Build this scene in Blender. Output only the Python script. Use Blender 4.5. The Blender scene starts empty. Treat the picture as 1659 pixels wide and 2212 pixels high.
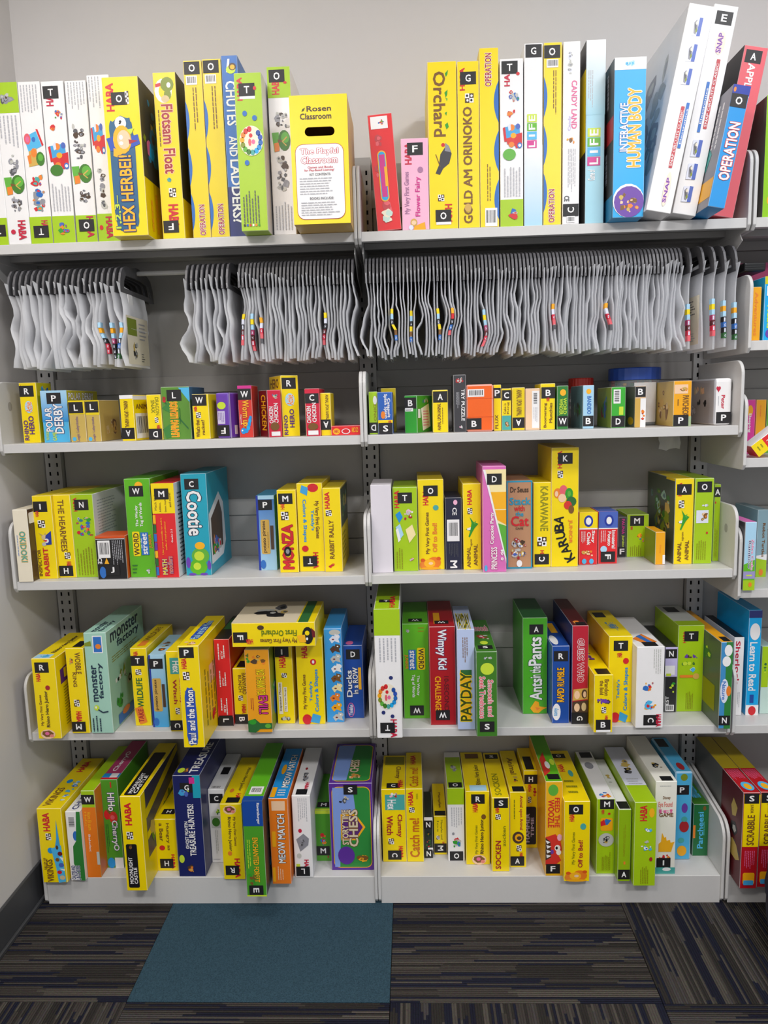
import bpy, bmesh, math, random
from mathutils import Vector, Matrix
sc = bpy.context.scene
COL = sc.collection
# ------------------------------------------------------------------ camera
cam_data = bpy.data.cameras.new('camera'); cam = bpy.data.objects.new('camera', cam_data); COL.objects.link(cam)
cam_data.sensor_fit = 'HORIZONTAL'; cam_data.sensor_width = 36.0
cam_data.lens = 36.0 * 1623.17 / 1659.0
cam_data.clip_start = 0.02
cam.matrix_world = Matrix(((0.999007,0.022100,0.038688,0.116530),(0.035093,0.144740,-0.988847,-1.852626),(-0.027453,0.989223,0.143821,1.336981),(0.000000,0.000000,0.000000,1.000000)))
sc.camera = cam
# ------------------------------------------------------------------ world, lamps, exposure
world = bpy.data.worlds.new('world'); sc.world = world; world.use_nodes = True
bg = world.node_tree.nodes['Background']; bg.inputs[0].default_value = (0.93, 0.96, 1.0, 1); bg.inputs[1].default_value = 0.36
def ceiling_lamp(x, y, power, tint):
    l = bpy.data.lights.new('ceiling_lamp', 'AREA'); l.shape = 'RECTANGLE'; l.size = 0.45; l.size_y = 0.3
    l.energy = power; l.color = tint
    o = bpy.data.objects.new('ceiling_lamp', l); COL.objects.link(o); o.location = (x, y, 2.72)
ceiling_lamp(-0.70, -0.95, 9, (1.0, 0.965, 0.93))
ceiling_lamp(1.05, -0.95, 11, (0.97, 0.98, 1.0))
ceiling_lamp(-0.55, -2.55, 20, (1.0, 0.97, 0.94))
ceiling_lamp(1.05, -2.55, 29, (0.98, 0.985, 1.0))
sc.view_settings.view_transform = 'Standard'; sc.view_settings.look = 'None'
sc.view_settings.exposure = 0.62; sc.view_settings.gamma = 1.0; sc.view_settings.use_curve_mapping = False
sc.cycles.transparent_max_bounces = 24
sc.cycles.max_bounces = 6
sc.cycles.diffuse_bounces = 4
# ------------------------------------------------------------------ colours and materials
HEX = dict(Y='f5d800', Y2='e8cd08', LYL='c9c21c', L='a4c813', L2='8fb410', LG='8fc80a', LG2='a8cf1d', LM='c6dd3a', W='eeecec', WP='ded8e0', K='16161a', BLK='1b191b', BLK2='29282b',
 RD='d0222b', CR='c41f3f', DR='a8262c', RED='e0272c', REDD='a8161f', RDK='d11c3d', RDK2='b91f33', RDD='6e1620', RD2='c04048', RDP='e2606a', RDO='d3342a', RDS='b51520', REX='5f141b', BRR='8c2a44', DRR='8c2a2a',
 OR='e8822a', OY='f5b21e', YO='f0a810', ORG='f0641a', ORD='d8541a', ORL='e87a1c', ORB='c86a1a', ORY='eda11c', ORY2='efb41e',
 BL='2268b8', BLU='2f6fc0', BLU2='1b8fd6', BLU3='2a52b4', BLB='2a5fb4', BLP='4a64b8', BLR='1b4a9e', BLR2='15479c', BLD='3a6aa0', BLG='3f8cc4', NB='2b5f86', NV='26306e', NV2='23389c', NV3='1d2460', NVD='23253c', NVT='20364a', NVK='17182c',
 SKY='a9d3ec', SKY2='9fd0e0', SKB='4fb4e4', SKB2='3fa0d8', SKB3='3a9be0', CYB='12a6e4', CYD='2f7ea8', CYL='4fb2e0', CY='26a9e0', TEA='4aa7a0', TLB='1fa0b8', TLD='2a94b4', TEG='5f8088', MNT='a3cfbd', MNT2='c3dcd2',
 GN='2f9a2c', GN2='3cab35', GNB='5fb41e', GNB2='4cab25', GNB3='4f9a2a', GND='2c6a34', GND2='3c8038', GND3='2f7d35', GNF='3f7a25', GNF2='2f8a3c', GNM='4a9a28', GNK='1c6a38', GNL='5fae3a', GRN='2f9a30', GRL='5c8f32', PGN='9fb48a',
 PK='efb4cf', PK2='e0699a', PKD='a8749a', PKM='dc6fb8', PPL='cfc8e6', MG='d0308c', MG2='d83c98', MGR='b03a6a', PU='6a3fa0', PUR='6b3fae', PUR2='5a2d94', PUD='5a2a78', PUB='8a6f80', LAV='c5bce6', LAVB='b9c8ea', LAVB2='7f9cdc', LAVD='9a94c4', LAVW='dcdfee',
 BR='7a5222', BRD='4a3524', BRN='4f3a2c', TN='d0a850', TAN='c9ac58', TANP='d8c090', KRF='b98a66', PCH='f0c9a4', PCR='f4e2a8', PCT='d8b48c', CRM='ece2cc', CRD='d9cbb0', CRW='efece0',
 OLV='8f8a12', OLD='5f7a14', OLK='3f4a14', OLG='7f8f24', OLY='b09a18', SLM='e0847a', DKB='3a3836', DKG='3d3c40', DKG2='26302a', DKP='3a3a58', DKT='4f5a4a',
 G1='55555a', G2='8f8f96', G3='bdbdb8', GR2='8c8c94', GR3='9a9aa2', GRB='6f6c68', GRB2='8fb0bc', GRL2='a8a8ae', GRT='c4c6c0')
PAL = dict(gry=['GR2','G1','G3','BRD','GR3'], gryd=['G3','GR3','G3','GRT'], gryb=['G1','G3','K','TAN'], tree=['GN','GNF','GNL','BR'], toy=['RD','BL','OR','G3','GN','BLP'], toy2=['BL','TEA','G2','OR','RD'],
 toyd=['GNF','DRR','BLD','OLG'], red=['RD','OR','DR'], rd2=['RD','DR'], dark=['TEA','OLV','PK2','CYD','OLG','BRN','TAN','CYB'], dark2=['TEG','BRN','GNF','OLG','MNT','TAN','GND2'], blk=['K','BLK'], rp=['RDP','RD2','RDP'], paper=['CRM','MNT2','CRM'], dots=['G3','G2','LAVW','G3'],
 orn=['OR','YO','BR'], blu=['SKB','BLU','SKY','W'], skin=['PCH','BR','OR','TAN'], skin2=['PCH','CRM','TANP'], pcb=['BLP','BLP','G1','GR2','TN'], grn=['GN','GND','LM'], tan=['TN','BR','TANP'], rw=['W','DR','G3','PK'], rw2=['W','K','G3','OLG'],
 gem=['OR','SKB','RD','YO','BLU'], pnk=['PK','W','PKM'], cups=['W','BRD','BLP','TAN','DR','G3'], brn=['BRN','BR','OR','TAN'], pur=['PU','PUR','BRN'], gbl=['BLP','LM','SKB2'], xmas=['GND','RD','GNF','K'], hous=['RD','SKB','G3','BLU','GN'])
def lin(c):
    c = HEX.get(c, c); out = []
    for i in (0, 2, 4):
        v = int(c[i:i+2], 16) / 255.0
        out.append(v / 12.92 if v <= 0.04045 else ((v + 0.055) / 1.055) ** 2.4)
    return (*out, 1.0)
def material(name, rough=0.5, base=None, spec=0.5, noise=0.06, scale=40.0, bump=0.0, metal=0.0):
    m = bpy.data.materials.new(name); m.use_nodes = True; nt = m.node_tree; N = nt.nodes; p = N['Principled BSDF']
    p.inputs['Roughness'].default_value = rough; p.inputs['Specular IOR Level'].default_value = spec; p.inputs['Metallic'].default_value = metal
    tc = N.new('ShaderNodeTexCoord'); nz = N.new('ShaderNodeTexNoise'); nz.inputs['Scale'].default_value = scale; nz.inputs['Detail'].default_value = 3
    nt.links.new(tc.outputs['Object'], nz.inputs['Vector'])
    mr = N.new('ShaderNodeMapRange'); mr.inputs['To Min'].default_value = 1 - noise; mr.inputs['To Max'].default_value = 1 + noise * 0.5
    nt.links.new(nz.outputs['Fac'], mr.inputs['Value'])
    mx = N.new('ShaderNodeMix'); mx.data_type = 'RGBA'; mx.blend_type = 'MULTIPLY'; mx.inputs[0].default_value = 1.0
    if base is None:
        a = N.new('ShaderNodeVertexColor'); a.layer_name = 'Col'; nt.links.new(a.outputs['Color'], mx.inputs[6])
    else:
        mx.inputs[6].default_value = lin(base)
    nt.links.new(mr.outputs['Result'], mx.inputs[7]); nt.links.new(mx.outputs[2], p.inputs['Base Color'])
    if bump:
        b = N.new('ShaderNodeBump'); b.inputs['Strength'].default_value = bump; b.inputs['Distance'].default_value = 0.001
        nt.links.new(nz.outputs['Fac'], b.inputs['Height']); nt.links.new(b.outputs['Normal'], p.inputs['Normal'])
    return m
M_CARTON = material('printed_carton', 0.36, noise=0.05, scale=30)
M_INK = material('printed_ink', 0.4, noise=0.03, scale=60)
M_STICKER = material('matt_sticker', 0.5, noise=0.05, scale=90)
M_STEEL = material('painted_steel', 0.42, 'cdcbc9', noise=0.03, scale=120, bump=0.05)
M_STEELD = material('painted_steel_panel', 0.6, 'a3a09d', noise=0.05, scale=25, bump=0.03)
M_POST = material('painted_steel_post', 0.5, 'a9a7a6', noise=0.04, scale=60)
M_WALL = material('wall_paint', 0.75, 'd6d2d0', noise=0.02, scale=18, bump=0.08)
M_BASE = material('rubber_baseboard', 0.5, '3f4043', noise=0.1, scale=30)
M_HANGER = material('grey_plastic', 0.5, '5e5d60', noise=0.08, scale=30)
M_BLACK = material('black_plastic', 0.4, '1a1a1c', noise=0.1, scale=30)
M_CEIL = material('ceiling_paint', 0.9, 'e6e6e4', noise=0.03, scale=10)
# ------------------------------------------------------------------ mesh helpers
class MB:
    def __init__(s): s.v = []; s.f = []; s.c = []
    def poly(s, pts, c):
        b = len(s.v); s.v += [tuple(p) for p in pts]; s.f.append(tuple(range(b, b + len(pts)))); s.c.append(c)
    def box(s, a, b, c, cols=None):
        x0, y0, z0 = a; x1, y1, z1 = b; n = len(s.v)
        s.v += [(x0,y0,z0),(x1,y0,z0),(x1,y1,z0),(x0,y1,z0),(x0,y0,z1),(x1,y0,z1),(x1,y1,z1),(x0,y1,z1)]
        for i, q in enumerate(((0,1,5,4),(1,2,6,5),(2,3,7,6),(3,0,4,7),(4,5,6,7),(3,2,1,0))):
            s.f.append(tuple(n + k for k in q)); s.c.append(cols[i] if cols else c)
    def mesh(s, name, mat, bevel=0, seg=1, edge=None, smooth=False):
        me = bpy.data.meshes.new(name); me.from_pydata(s.v, [], s.f)
        at = me.color_attributes.new('Col', 'FLOAT_COLOR', 'CORNER')
        flat = []
        for f, c in zip(s.f, s.c):
            if isinstance(c, list):
                for k in c: flat.extend(k)
            else:
                cc = lin(c) if isinstance(c, str) else c
                flat.extend(cc * len(f))
        at.data.foreach_set('color', flat)
        if bevel:
            bm = bmesh.new(); bm.from_mesh(me); n0 = set()
            r = bmesh.ops.bevel(bm, geom=bm.edges[:], offset=bevel, segments=seg, profile=0.6, affect='EDGES', clamp_overlap=True)
            if edge is not None:
                lay = bm.loops.layers.float_color['Col']
                for f in r['faces']:
                    if max(abs(x) for x in f.normal) < 0.97:
                        for l in f.loops:
                            o = l[lay]; l[lay] = (o[0] + (1 - o[0]) * edge, o[1] + (1 - o[1]) * edge, o[2] + (1 - o[2]) * edge, 1)
            bm.to_mesh(me); bm.free()
        if smooth:
            for p in me.polygons: p.use_smooth = True
        me.materials.append(mat)
        return me
def link(name, me, parent=None, loc=None):
    o = bpy.data.objects.new(name, me); COL.objects.link(o)
    if parent is not None: o.parent = parent
    if loc is not None: o.location = loc
    return o
def tag(o, label=None, cat=None, group=None, kind=None):
    if label: o['label'] = label
    if cat: o['category'] = cat
    if group: o['group'] = group
    if kind: o['kind'] = kind
    return o
def empty(name, loc, label, cat, group=None):
    o = bpy.data.objects.new(name, None); COL.objects.link(o); o.location = loc; o.empty_display_size = 0.02
    return tag(o, label, cat, group)
# text outlines as flat meshes, cached; normalised to the unit square of the plain text's box
_tx = {}
_fc = bpy.data.curves.new('lettering', 'FONT'); _fo = bpy.data.objects.new('lettering', _fc); COL.objects.link(_fo)
_fc.resolution_u = 2
def text_geo(t):
    if t in _tx: return _tx[t]
    _fc.body = t
    dg = bpy.context.evaluated_depsgraph_get(); dg.update()
    me = bpy.data.meshes.new_from_object(_fo.evaluated_get(dg), depsgraph=dg)
    vs = [(v.co.x, v.co.y) for v in me.vertices]; fs = [tuple(p.vertices) for p in me.polygons]
    bpy.data.meshes.remove(me)
    _tx[t] = (vs, fs, (min(v[0] for v in vs), min(v[1] for v in vs), max(v[0] for v in vs), max(v[1] for v in vs)))
    return _tx[t]
# ------------------------------------------------------------------ flat print on a face: a small drawing board
class Face:
    def __init__(s, o, ex, ey, n, w, h): s.o, s.ex, s.ey, s.n, s.w, s.h = Vector(o), Vector(ex), Vector(ey), Vector(n), w, h
    def at(s, u, v, k): return s.o + s.ex * (u * s.w) + s.ey * (v * s.h) + s.n * k
def faces_of(w, h, d):
    return dict(F=Face((-w/2,0,h),(1,0,0),(0,0,-1),(0,-1,0),w,h), R=Face((w/2,0,h),(0,1,0),(0,0,-1),(1,0,0),d,h),
                L=Face((-w/2,d,h),(0,-1,0),(0,0,-1),(-1,0,0),d,h), T=Face((-w/2,d,h),(1,0,0),(0,-1,0),(0,0,1),w,d))
def put_text(mb, F, k, t, x0, y0, x1, y1, d, c, o=None):
    # bold and outlined letters are stacked prints of the plain letter, each shifted a little and a hair higher
    vs, fs, bb = text_geo(t); W = (bb[2] - bb[0]) or 1; H = (bb[3] - bb[1]) or 1; kk = k
    g = .034 if t == 'HABA' else .02
    runs = [(o, .07*math.cos(.785*i), .07*math.sin(.785*i)) for i in range(8)] if o else []
    runs += [(c, g, g), (c, -g, -g), (c, g, -g), (c, -g, g), (c, 0, 0)] if t == 'HABA' or abs(x1-x0)*F.w > .006 and abs(y1-y0)*F.h > .006 else [(c, g*.7, 0), (c, -g*.7, 0)]
    for col, sx, sy in runs:
        b = len(mb.v); kk += 9e-6
        for x, y in vs:
            a = (x + sx - bb[0]) / W; e = 1 - (y + sy - bb[1]) / H
            if d == 'h': u, v = a, e
            elif d == 'd': u, v = 1 - e, a
            elif d == 'u': u, v = e, 1 - a
            else: u, v = 1 - a, 1 - e
            mb.v.append(tuple(F.at(x0 + u * (x1 - x0), y0 + v * (y1 - y0), kk)))
        for f in fs: mb.f.append(tuple(b + i for i in f)); mb.c.append(col)
def put_poly(mb, F, k, pts, c): mb.poly([F.at(u, v, k) for u, v in pts], c)
def put_rect(mb, F, k, x0, y0, x1, y1, c): put_poly(mb, F, k, ((x0,y0),(x1,y0),(x1,y1),(x0,y1)), c)
def put_disc(mb, F, k, x0, y0, x1, y1, c, n=18):
    cx, cy, a, b = (x0+x1)/2, (y0+y1)/2, (x1-x0)/2, (y1-y0)/2
    put_poly(mb, F, k, [(cx + a*math.cos(2*math.pi*i/n), cy + b*math.sin(2*math.pi*i/n)) for i in range(n)], c)
def put_round(mb, F, k, x0, y0, x1, y1, c, r=None):
    rw = (x1-x0)*F.w; rh = (y1-y0)*F.h; r = min(rw, rh)*0.5 if r == 'stadium' else min(rw, rh)*0.16; pts = []
    for cx, cy, a0 in ((x1*F.w-r, y0*F.h+r, -90), (x1*F.w-r, y1*F.h-r, 0), (x0*F.w+r, y1*F.h-r, 90), (x0*F.w+r, y0*F.h+r, 180)):
        for i in range(6):
            a = math.radians(a0 + 18*i); pts.append(((cx + r*math.cos(a))/F.w, (cy + r*math.sin(a))/F.h))
    put_poly(mb, F, k, pts, c)
def put_blobs(mb, F, k, x0, y0, x1, y1, pal, seed, n):
    R = random.Random(seed); cols = PAL[pal]; W = (x1-x0)*F.w; H = (y1-y0)*F.h
    big = math.sqrt(W*H/max(n, 1))
    for i in range(n):
        r = big * R.uniform(0.35, 0.95); r = min(r, W*0.46, H*0.46)
        cx = x0*F.w + r + R.random()*(W-2*r); cy = y0*F.h + r + R.random()*(H-2*r)
        m = R.choice((4, 5, 7, 9, 11)); a0 = R.random()*6.3; sx = R.uniform(0.45, 1.0); sy = R.uniform(0.45, 1.0); c = R.choice(cols)
        pts = [((cx + r*sx*math.cos(a0+6.2832*j/m)*R.uniform(.6, 1))/F.w, (cy + r*sy*math.sin(a0+6.2832*j/m)*R.uniform(.6, 1))/F.h) for j in range(m)]
        put_poly(mb, F, k + i*4e-6, pts, c)
        if R.random() < .6:
            c2 = R.choice(cols); pts2 = [(cx/F.w + (p[0]-cx/F.w)*.5 + r*.1/F.w, cy/F.h + (p[1]-cy/F.h)*.5) for p in pts]
            put_poly(mb, F, k + i*4e-6 + 2e-6, pts2, c2)
def put_wiggle(mb, F, k, pts, wd, c):
    for (a, b), (e, f) in zip(pts, pts[1:]):
        dx, dy = (e-a)*F.w, (f-b)*F.h; L = math.hypot(dx, dy) or 1; nx, ny = -dy/L*wd/F.w, dx/L*wd/F.h
        put_poly(mb, F, k, ((a-nx,b-ny),(e-nx,f-ny),(e+nx,f+ny),(a+nx,b+ny)), c)
# little pictures in unit space: (kind, data..., colour)
PIC = dict(
 witch=[('p',[(0,.4),(.35,.3),(.4,.75),(.1,.8)],'BLU3'),('p',[(.6,.4),(.95,.3),(1,.6),(.65,.75)],'BLU3'),('e',.2,0,.75,.9,'OY'),('e',.32,.15,.72,.75,'PCH'),('e',.38,.3,.5,.45,'W'),('e',.38,.5,.5,.62,'W'),('p',[(.62,.15),(.85,.1),(.75,.3)],'LM'),('p',[(.66,.45),(.95,.5),(.68,.6)],'DR'),('p',[(.2,.7),(.5,.85),(.3,1),(.18,.95)],'OY')],
 ring=[('e',.0,.1,.85,1,'W'),('e',.2,.3,.7,.85,'Y'),('p',[(.05,.3),(.3,.25),(.32,.38),(.05,.42)],'RD'),('e',.3,.05,.95,.6,'OLG'),('e',.45,.5,.8,.9,'OLG'),('e',.6,.25,.8,.45,'W'),('e',.3,.72,.7,.98,'TANP')],
 snake=[('p',[(.2,.9),(.35,.1),(.5,.1),(.4,.9)],'W'),('e',.2,.5,.9,1,'LM'),('e',.4,.35,.95,.8,'BRN'),('e',.5,.45,.85,.75,'OY')],
 leaf=[('p',[(.1,.9),(.3,.4),(.9,.1),(.6,.7)],'OLK')],
 leaves=[('p',[(.1,.06),(.5,0),(.4,.08),(.2,.12)],'GN'),('p',[(.0,.38),(.4,.33),(.35,.42),(.15,.46)],'GN'),('p',[(.1,.46),(.4,.48),(.3,.53)],'GNL'),('p',[(.0,.72),(.3,.7),(.2,.77)],'GN'),('p',[(.0,.92),(.35,.88),(.5,.96),(.2,1)],'GN')],
 raven=[('p',[(.85,.1),(1,.35),(.85,.65),(.5,.8),(.3,1),(.05,.95),(.25,.7),(.35,.35),(.6,.15)],'DKG'),('p',[(.85,.1),(.95,.3),(.6,.25),(.65,.0)],'GR2'),('e',.4,0,.62,.12,'RD'),('p',[(.05,.35),(.1,.35),(.35,.75),(.3,.75)],'BR')],
 raven2=[('e',.3,.05,.9,.95,'K'),('p',[(0,.5),(.45,.45),(.5,.85),(.15,.85)],'OY'),('e',.5,.6,.62,.75,'W'),('e',.45,.25,.7,.5,'Y'),('p',[(.8,.1),(1,.3),(1,.6),(.85,.6)],'RDD')],
 fairy=[('e',.15,.1,.5,.7,'TN'),('e',.2,.25,.45,.6,'PCH'),('p',[(.35,.7),(.9,.4),(.95,1),(.3,1)],'YO'),('e',.05,.6,.3,1,'LAVW')],
 worm=[('e',.0,.65,.45,1,'BLU2'),('e',.3,.7,.65,.95,'BLU2'),('e',.5,.5,.8,.8,'CYB'),('e',.6,.3,.88,.6,'BLU2'),('e',.68,.1,.95,.4,'CYB'),('e',.75,0,1,.2,'BLU2'),('e',.08,.75,.2,.85,'W')],
 heart=[('e',0,0,.55,.6,'CR'),('e',.45,0,1,.6,'CR'),('p',[(.02,.35),(.98,.35),(.5,1)],'CR')],
 rabbit=[('p',[(.1,.1),(.4,.4),(.6,.1),(.7,.4)],'TAN'),('e',.3,.25,.75,.6,'TANP'),('p',[(.6,.3),(1,.0),(.98,.9),(.5,.95)],'NV2'),('e',.5,.5,.8,.8,'W'),('e',.3,.75,.6,1,'G3'),('p',[(.4,.6),(.7,.6),(.6,.75)],'RD')],
 bug=[('e',.25,.25,.95,.7,'GNL'),('e',.15,.55,.85,.98,'GNB'),('e',.35,.35,.75,.6,'LM'),('e',.3,.65,.6,.85,'LM'),('e',.1,.93,.4,1,'PUR'),('e',.55,.93,.85,1,'PUR'),('e',.02,.5,.2,.8,'PUR'),('e',.85,.6,1,.85,'PUR'),('e',.4,.1,.8,.3,'OY')],
 croc=[('p',[(.3,.0),(.6,.25),(1,.35),(.7,.55),(.55,.7),(.3,1),(.2,.95),(.35,.7),(.0,.6),(.4,.5),(.45,.3)],'GN'),('p',[(.1,.55),(.4,.5),(.35,.65),(.1,.65)],'W'),('p',[(.6,.3),(.8,.2),(.75,.4)],'GNL')],
 bears=[('e',.0,.3,.6,1,'OR'),('e',.35,.1,.95,.9,'ORL'),('e',.2,.25,.7,.85,'OY'),('e',.4,.45,.6,.65,'PCH'),('e',.05,.2,.25,.45,'ORD'),('e',.75,.1,.95,.35,'ORD'),('e',.05,.8,.95,1,'YO')],
 kids=[('e',.0,.1,.35,.45,'OR'),('e',.25,.0,.6,.35,'RDP'),('e',.5,.1,.85,.5,'GN'),('e',.2,.3,.55,.6,'PCH'),('e',.55,.4,1,.75,'GND'),('e',.45,.55,.8,.85,'RDO'),('e',.65,.7,.9,1,'BR'),('e',.05,.2,.2,.4,'PCH'),('e',.6,.2,.75,.4,'GNL')],
 rhino=[('e',0,0,1,1,'PCH'),('p',[(.15,.2),(.6,.1),(.9,.4),(.8,.75),(.35,.8),(.1,.5)],'BR'),('e',.3,.25,.6,.6,'PK2'),('e',.6,.5,.9,.85,'SLM')],
 gator=[('p',[(0,.2),(.3,.05),(.5,.35),(1,.35),(1,.75),(.5,.75),(.3,1),(.0,.95)],'GND'),('e',.05,.1,.35,.45,'GN'),('e',.7,.4,.95,.7,'GNL')],
 banana=[('p',[(.3,0),(.5,.1),(.55,.45),(1,.55),(.7,.75),(.5,1),(.2,.95),(.0,.6)],'YO'),('p',[(.3,.5),(.6,.6),(.4,.8)],'OR')],
 faces=[('p',[(.1,.05),(1,0),(1,.42),(.05,.48)],'TN'),('p',[(.05,.52),(1,.46),(1,.95),(.02,.95)],'BRN'),('e',.15,.1,.5,.42,'PCH'),('e',.6,.05,.95,.4,'BRN'),('e',.15,.58,.5,.9,'PCH'),('e',.6,.55,.9,.88,'TANP'),('e',.7,.12,.9,.36,'PCH')],
 vik=[('p',[(.6,.0),(.7,.3),(.75,.45),(.3,.48),(.5,.3)],'SKB2'),('p',[(.05,.45),(.8,.4),(.95,.98),(.4,1),(.3,.75)],'SKB'),('e',.4,.4,.6,.47,'BRN'),('e',.5,.5,.85,.57,'RDD'),('e',.3,.6,.6,.66,'BR'),('e',.5,.68,.9,.75,'BLP'),('e',.35,.8,.7,.86,'RD'),('e',.5,.88,.9,.95,'TANP'),('p',[(.6,.58),(.9,.6),(.85,.66)],'W'),('p',[(.5,.77),(.95,.78),(.9,.81)],'W')],
 cherry=[('e',.0,.05,.45,.7,'RD'),('e',.35,.15,.95,.95,'RDO'),('e',.45,.4,.75,.7,'RDP'),('p',[(.2,.1),(.3,0),(.5,.3),(.4,.35)],'BR')],
 woozle=[('p',[(0,.1),(.6,.0),(.9,.2),(1,.5),(.8,.7),(.95,.85),(.6,1),(0,1)],'RDO'),('p',[(.0,.12),(.3,.25),(.35,.75),(.0,.85)],'BRD'),('p',[(.0,.2),(.3,.26),(.1,.32)],'W'),('p',[(.05,.35),(.36,.4),(.1,.47)],'W'),('p',[(.05,.5),(.37,.56),(.1,.62)],'W'),('p',[(.05,.66),(.36,.7),(.08,.78)],'W'),('e',.55,.35,.9,.55,'W'),('e',.65,.5,.95,.68,'W'),('e',.6,.4,.75,.5,'K'),('e',.3,.5,.5,.65,'PU'),('e',.7,.0,1,.22,'PK')],
 treepic=[('p',[(.0,.12),(.38,.1),(.38,.95),(.1,1)],'GNL'),('p',[(.1,.6),(.4,.55),(.38,.95),(.12,1)],'OR'),('e',.34,.0,1,.95,'GNF'),('e',.5,.1,.95,.6,'GNL'),('p',[(.3,.42),(.62,.5),(.34,.58)],'BR'),('p',[(.55,.5),(.8,.3),(.84,.34),(.6,.54)],'TN'),('p',[(.55,.5),(.8,.7),(.76,.74),(.55,.55)],'TN')],
 cart=[('p',[(.05,.2),(.85,.12),(.9,.55),(.12,.62)],'SKB2'),('p',[(.0,.22),(.12,.2),(.2,.72),(.08,.74)],'RD'),('e',.3,.1,.62,.34,'OR'),('e',.66,.08,.9,.3,'BLP'),('p',[(.5,.5),(1,.42),(1,.92),(.7,1),(.55,.8)],'RD'),('p',[(.15,.62),(.55,.55),(.6,.75),(.25,.85)],'RDO'),('e',.4,.42,.7,.62,'YO'),('e',.75,.78,1,1,'BLU'),('e',.8,.83,.95,.95,'W'),('e',.3,.75,.6,.95,'OR'),('p',[(.25,.15),(.4,.05),(.42,.3),(.3,.35)],'LAVW')],
 housepic=[('p',[(.0,.2),(.65,.05),(.9,.45),(.2,.62)],'SKB'),('p',[(.65,.0),(.75,.0),(1,.42),(.92,.46)],'RD'),('e',.0,.1,.35,.4,'RDP'),('e',.08,.18,.28,.34,'PK2'),('e',.4,.2,.6,.34,'BLU'),('p',[(.2,.58),(.6,.5),(.65,.95),(.15,1)],'TN'),('e',.3,.5,.62,.75,'OR'),('e',.55,.6,1,.98,'GNF'),('e',.65,.66,.92,.85,'GNL'),('p',[(.1,.7),(.3,.66),(.3,.9),(.15,.92)],'OR')],
 pcb=[('p',[(0,.05),(1,0),(1,.95),(0,1)],'LAVW'),('p',[(.62,.0),(1,0),(1,.95),(.6,.97)],'BLP'),('p',[(.1,.3),(.35,.12),(.6,.5),(.5,.9),(.25,.85)],'GR2'),('p',[(.2,.4),(.35,.25),(.45,.55),(.35,.7)],'G1'),('e',.4,.55,.6,.8,'OLG'),('e',.3,.2,.5,.4,'CRM')],
 skyline=[('p',[(0,1),(0,.6),(.15,.5),(.2,.05),(.35,.3),(.45,.25),(.5,.45),(.7,.4),(.75,.55),(1,.5),(.9,.7),(.8,1)],'OY')],
)
def put_pic(mb, F, k, nm, x0, y0, x1, y1):
    U = lambda p: (x0 + p[0]*(x1-x0), y0 + p[1]*(y1-y0))
    if nm == 'life':
        for i, (ch, c) in enumerate(zip('LIFE', ('MG', 'SKB', 'GNB', 'LM'))):
            a, b = U((0, .76 - i*.25)), U((1, .99 - i*.25))
            put_rect(mb, F, k, a[0], a[1], b[0], b[1], c); sy_ = .05 if ch == 'I' else 0; e, g = U((.18, .8 + sy_ - i*.25)), U((.82, .95 - sy_ - i*.25))
            put_text(mb, F, k + 1e-4, ch, e[0], e[1], g[0], g[1], 'u', 'W')
        return
    if nm == 'wheel':
        put_disc(mb, F, k, x0, y0, x1, y1, 'CRM', 28)
        cols = ['RD','RDO','OR','YO','OLG','GNL','GNF','TEA','CYB','BLU2','BL','BLU3','BLR']
        for i, c in enumerate(cols):
            a = math.radians(-100 - i*25); cx, cy = U((.5 + .39*math.cos(a), .5 + .39*math.sin(a))); rx, ry = .1*(x1-x0), .1*(y1-y0)
            put_disc(mb, F, k + 1e-4, cx-rx, cy-ry, cx+rx, cy+ry, c, 10)
        for a, b, c in (((.4,.25),(.56,.4),'RD'), ((.36,.42),(.5,.68),'RDP'), ((.5,.45),(.66,.62),'PK2')):
            a, b = U(a), U(b); put_disc(mb, F, k + 1e-4, a[0], a[1], b[0], b[1], c, 8)
        return
    for i, s in enumerate(PIC[nm]):
        kk = k + i*1.5e-5
        if s[0] == 'p': put_poly(mb, F, kk, [U(p) for p in s[1]], s[2])
        else: a, b = U(s[1:3]), U(s[3:5]); put_disc(mb, F, kk, a[0], a[1], b[0], b[1], s[5], 14)
PRINT_NAME = dict(r='colour_panel', e='printed_disc', p='printed_shape', m='small_print', i='picture', b='barcode_label', t='title_lettering', x='picture', k='award_badge', c='title_panel', w='wavy_edge', gr='colour_fade',
                  rr='title_plate', st='window_slot', arc='title_lettering', tri='warning_sign', curve='printed_line', pets='picture', f='flag_strip')
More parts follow.
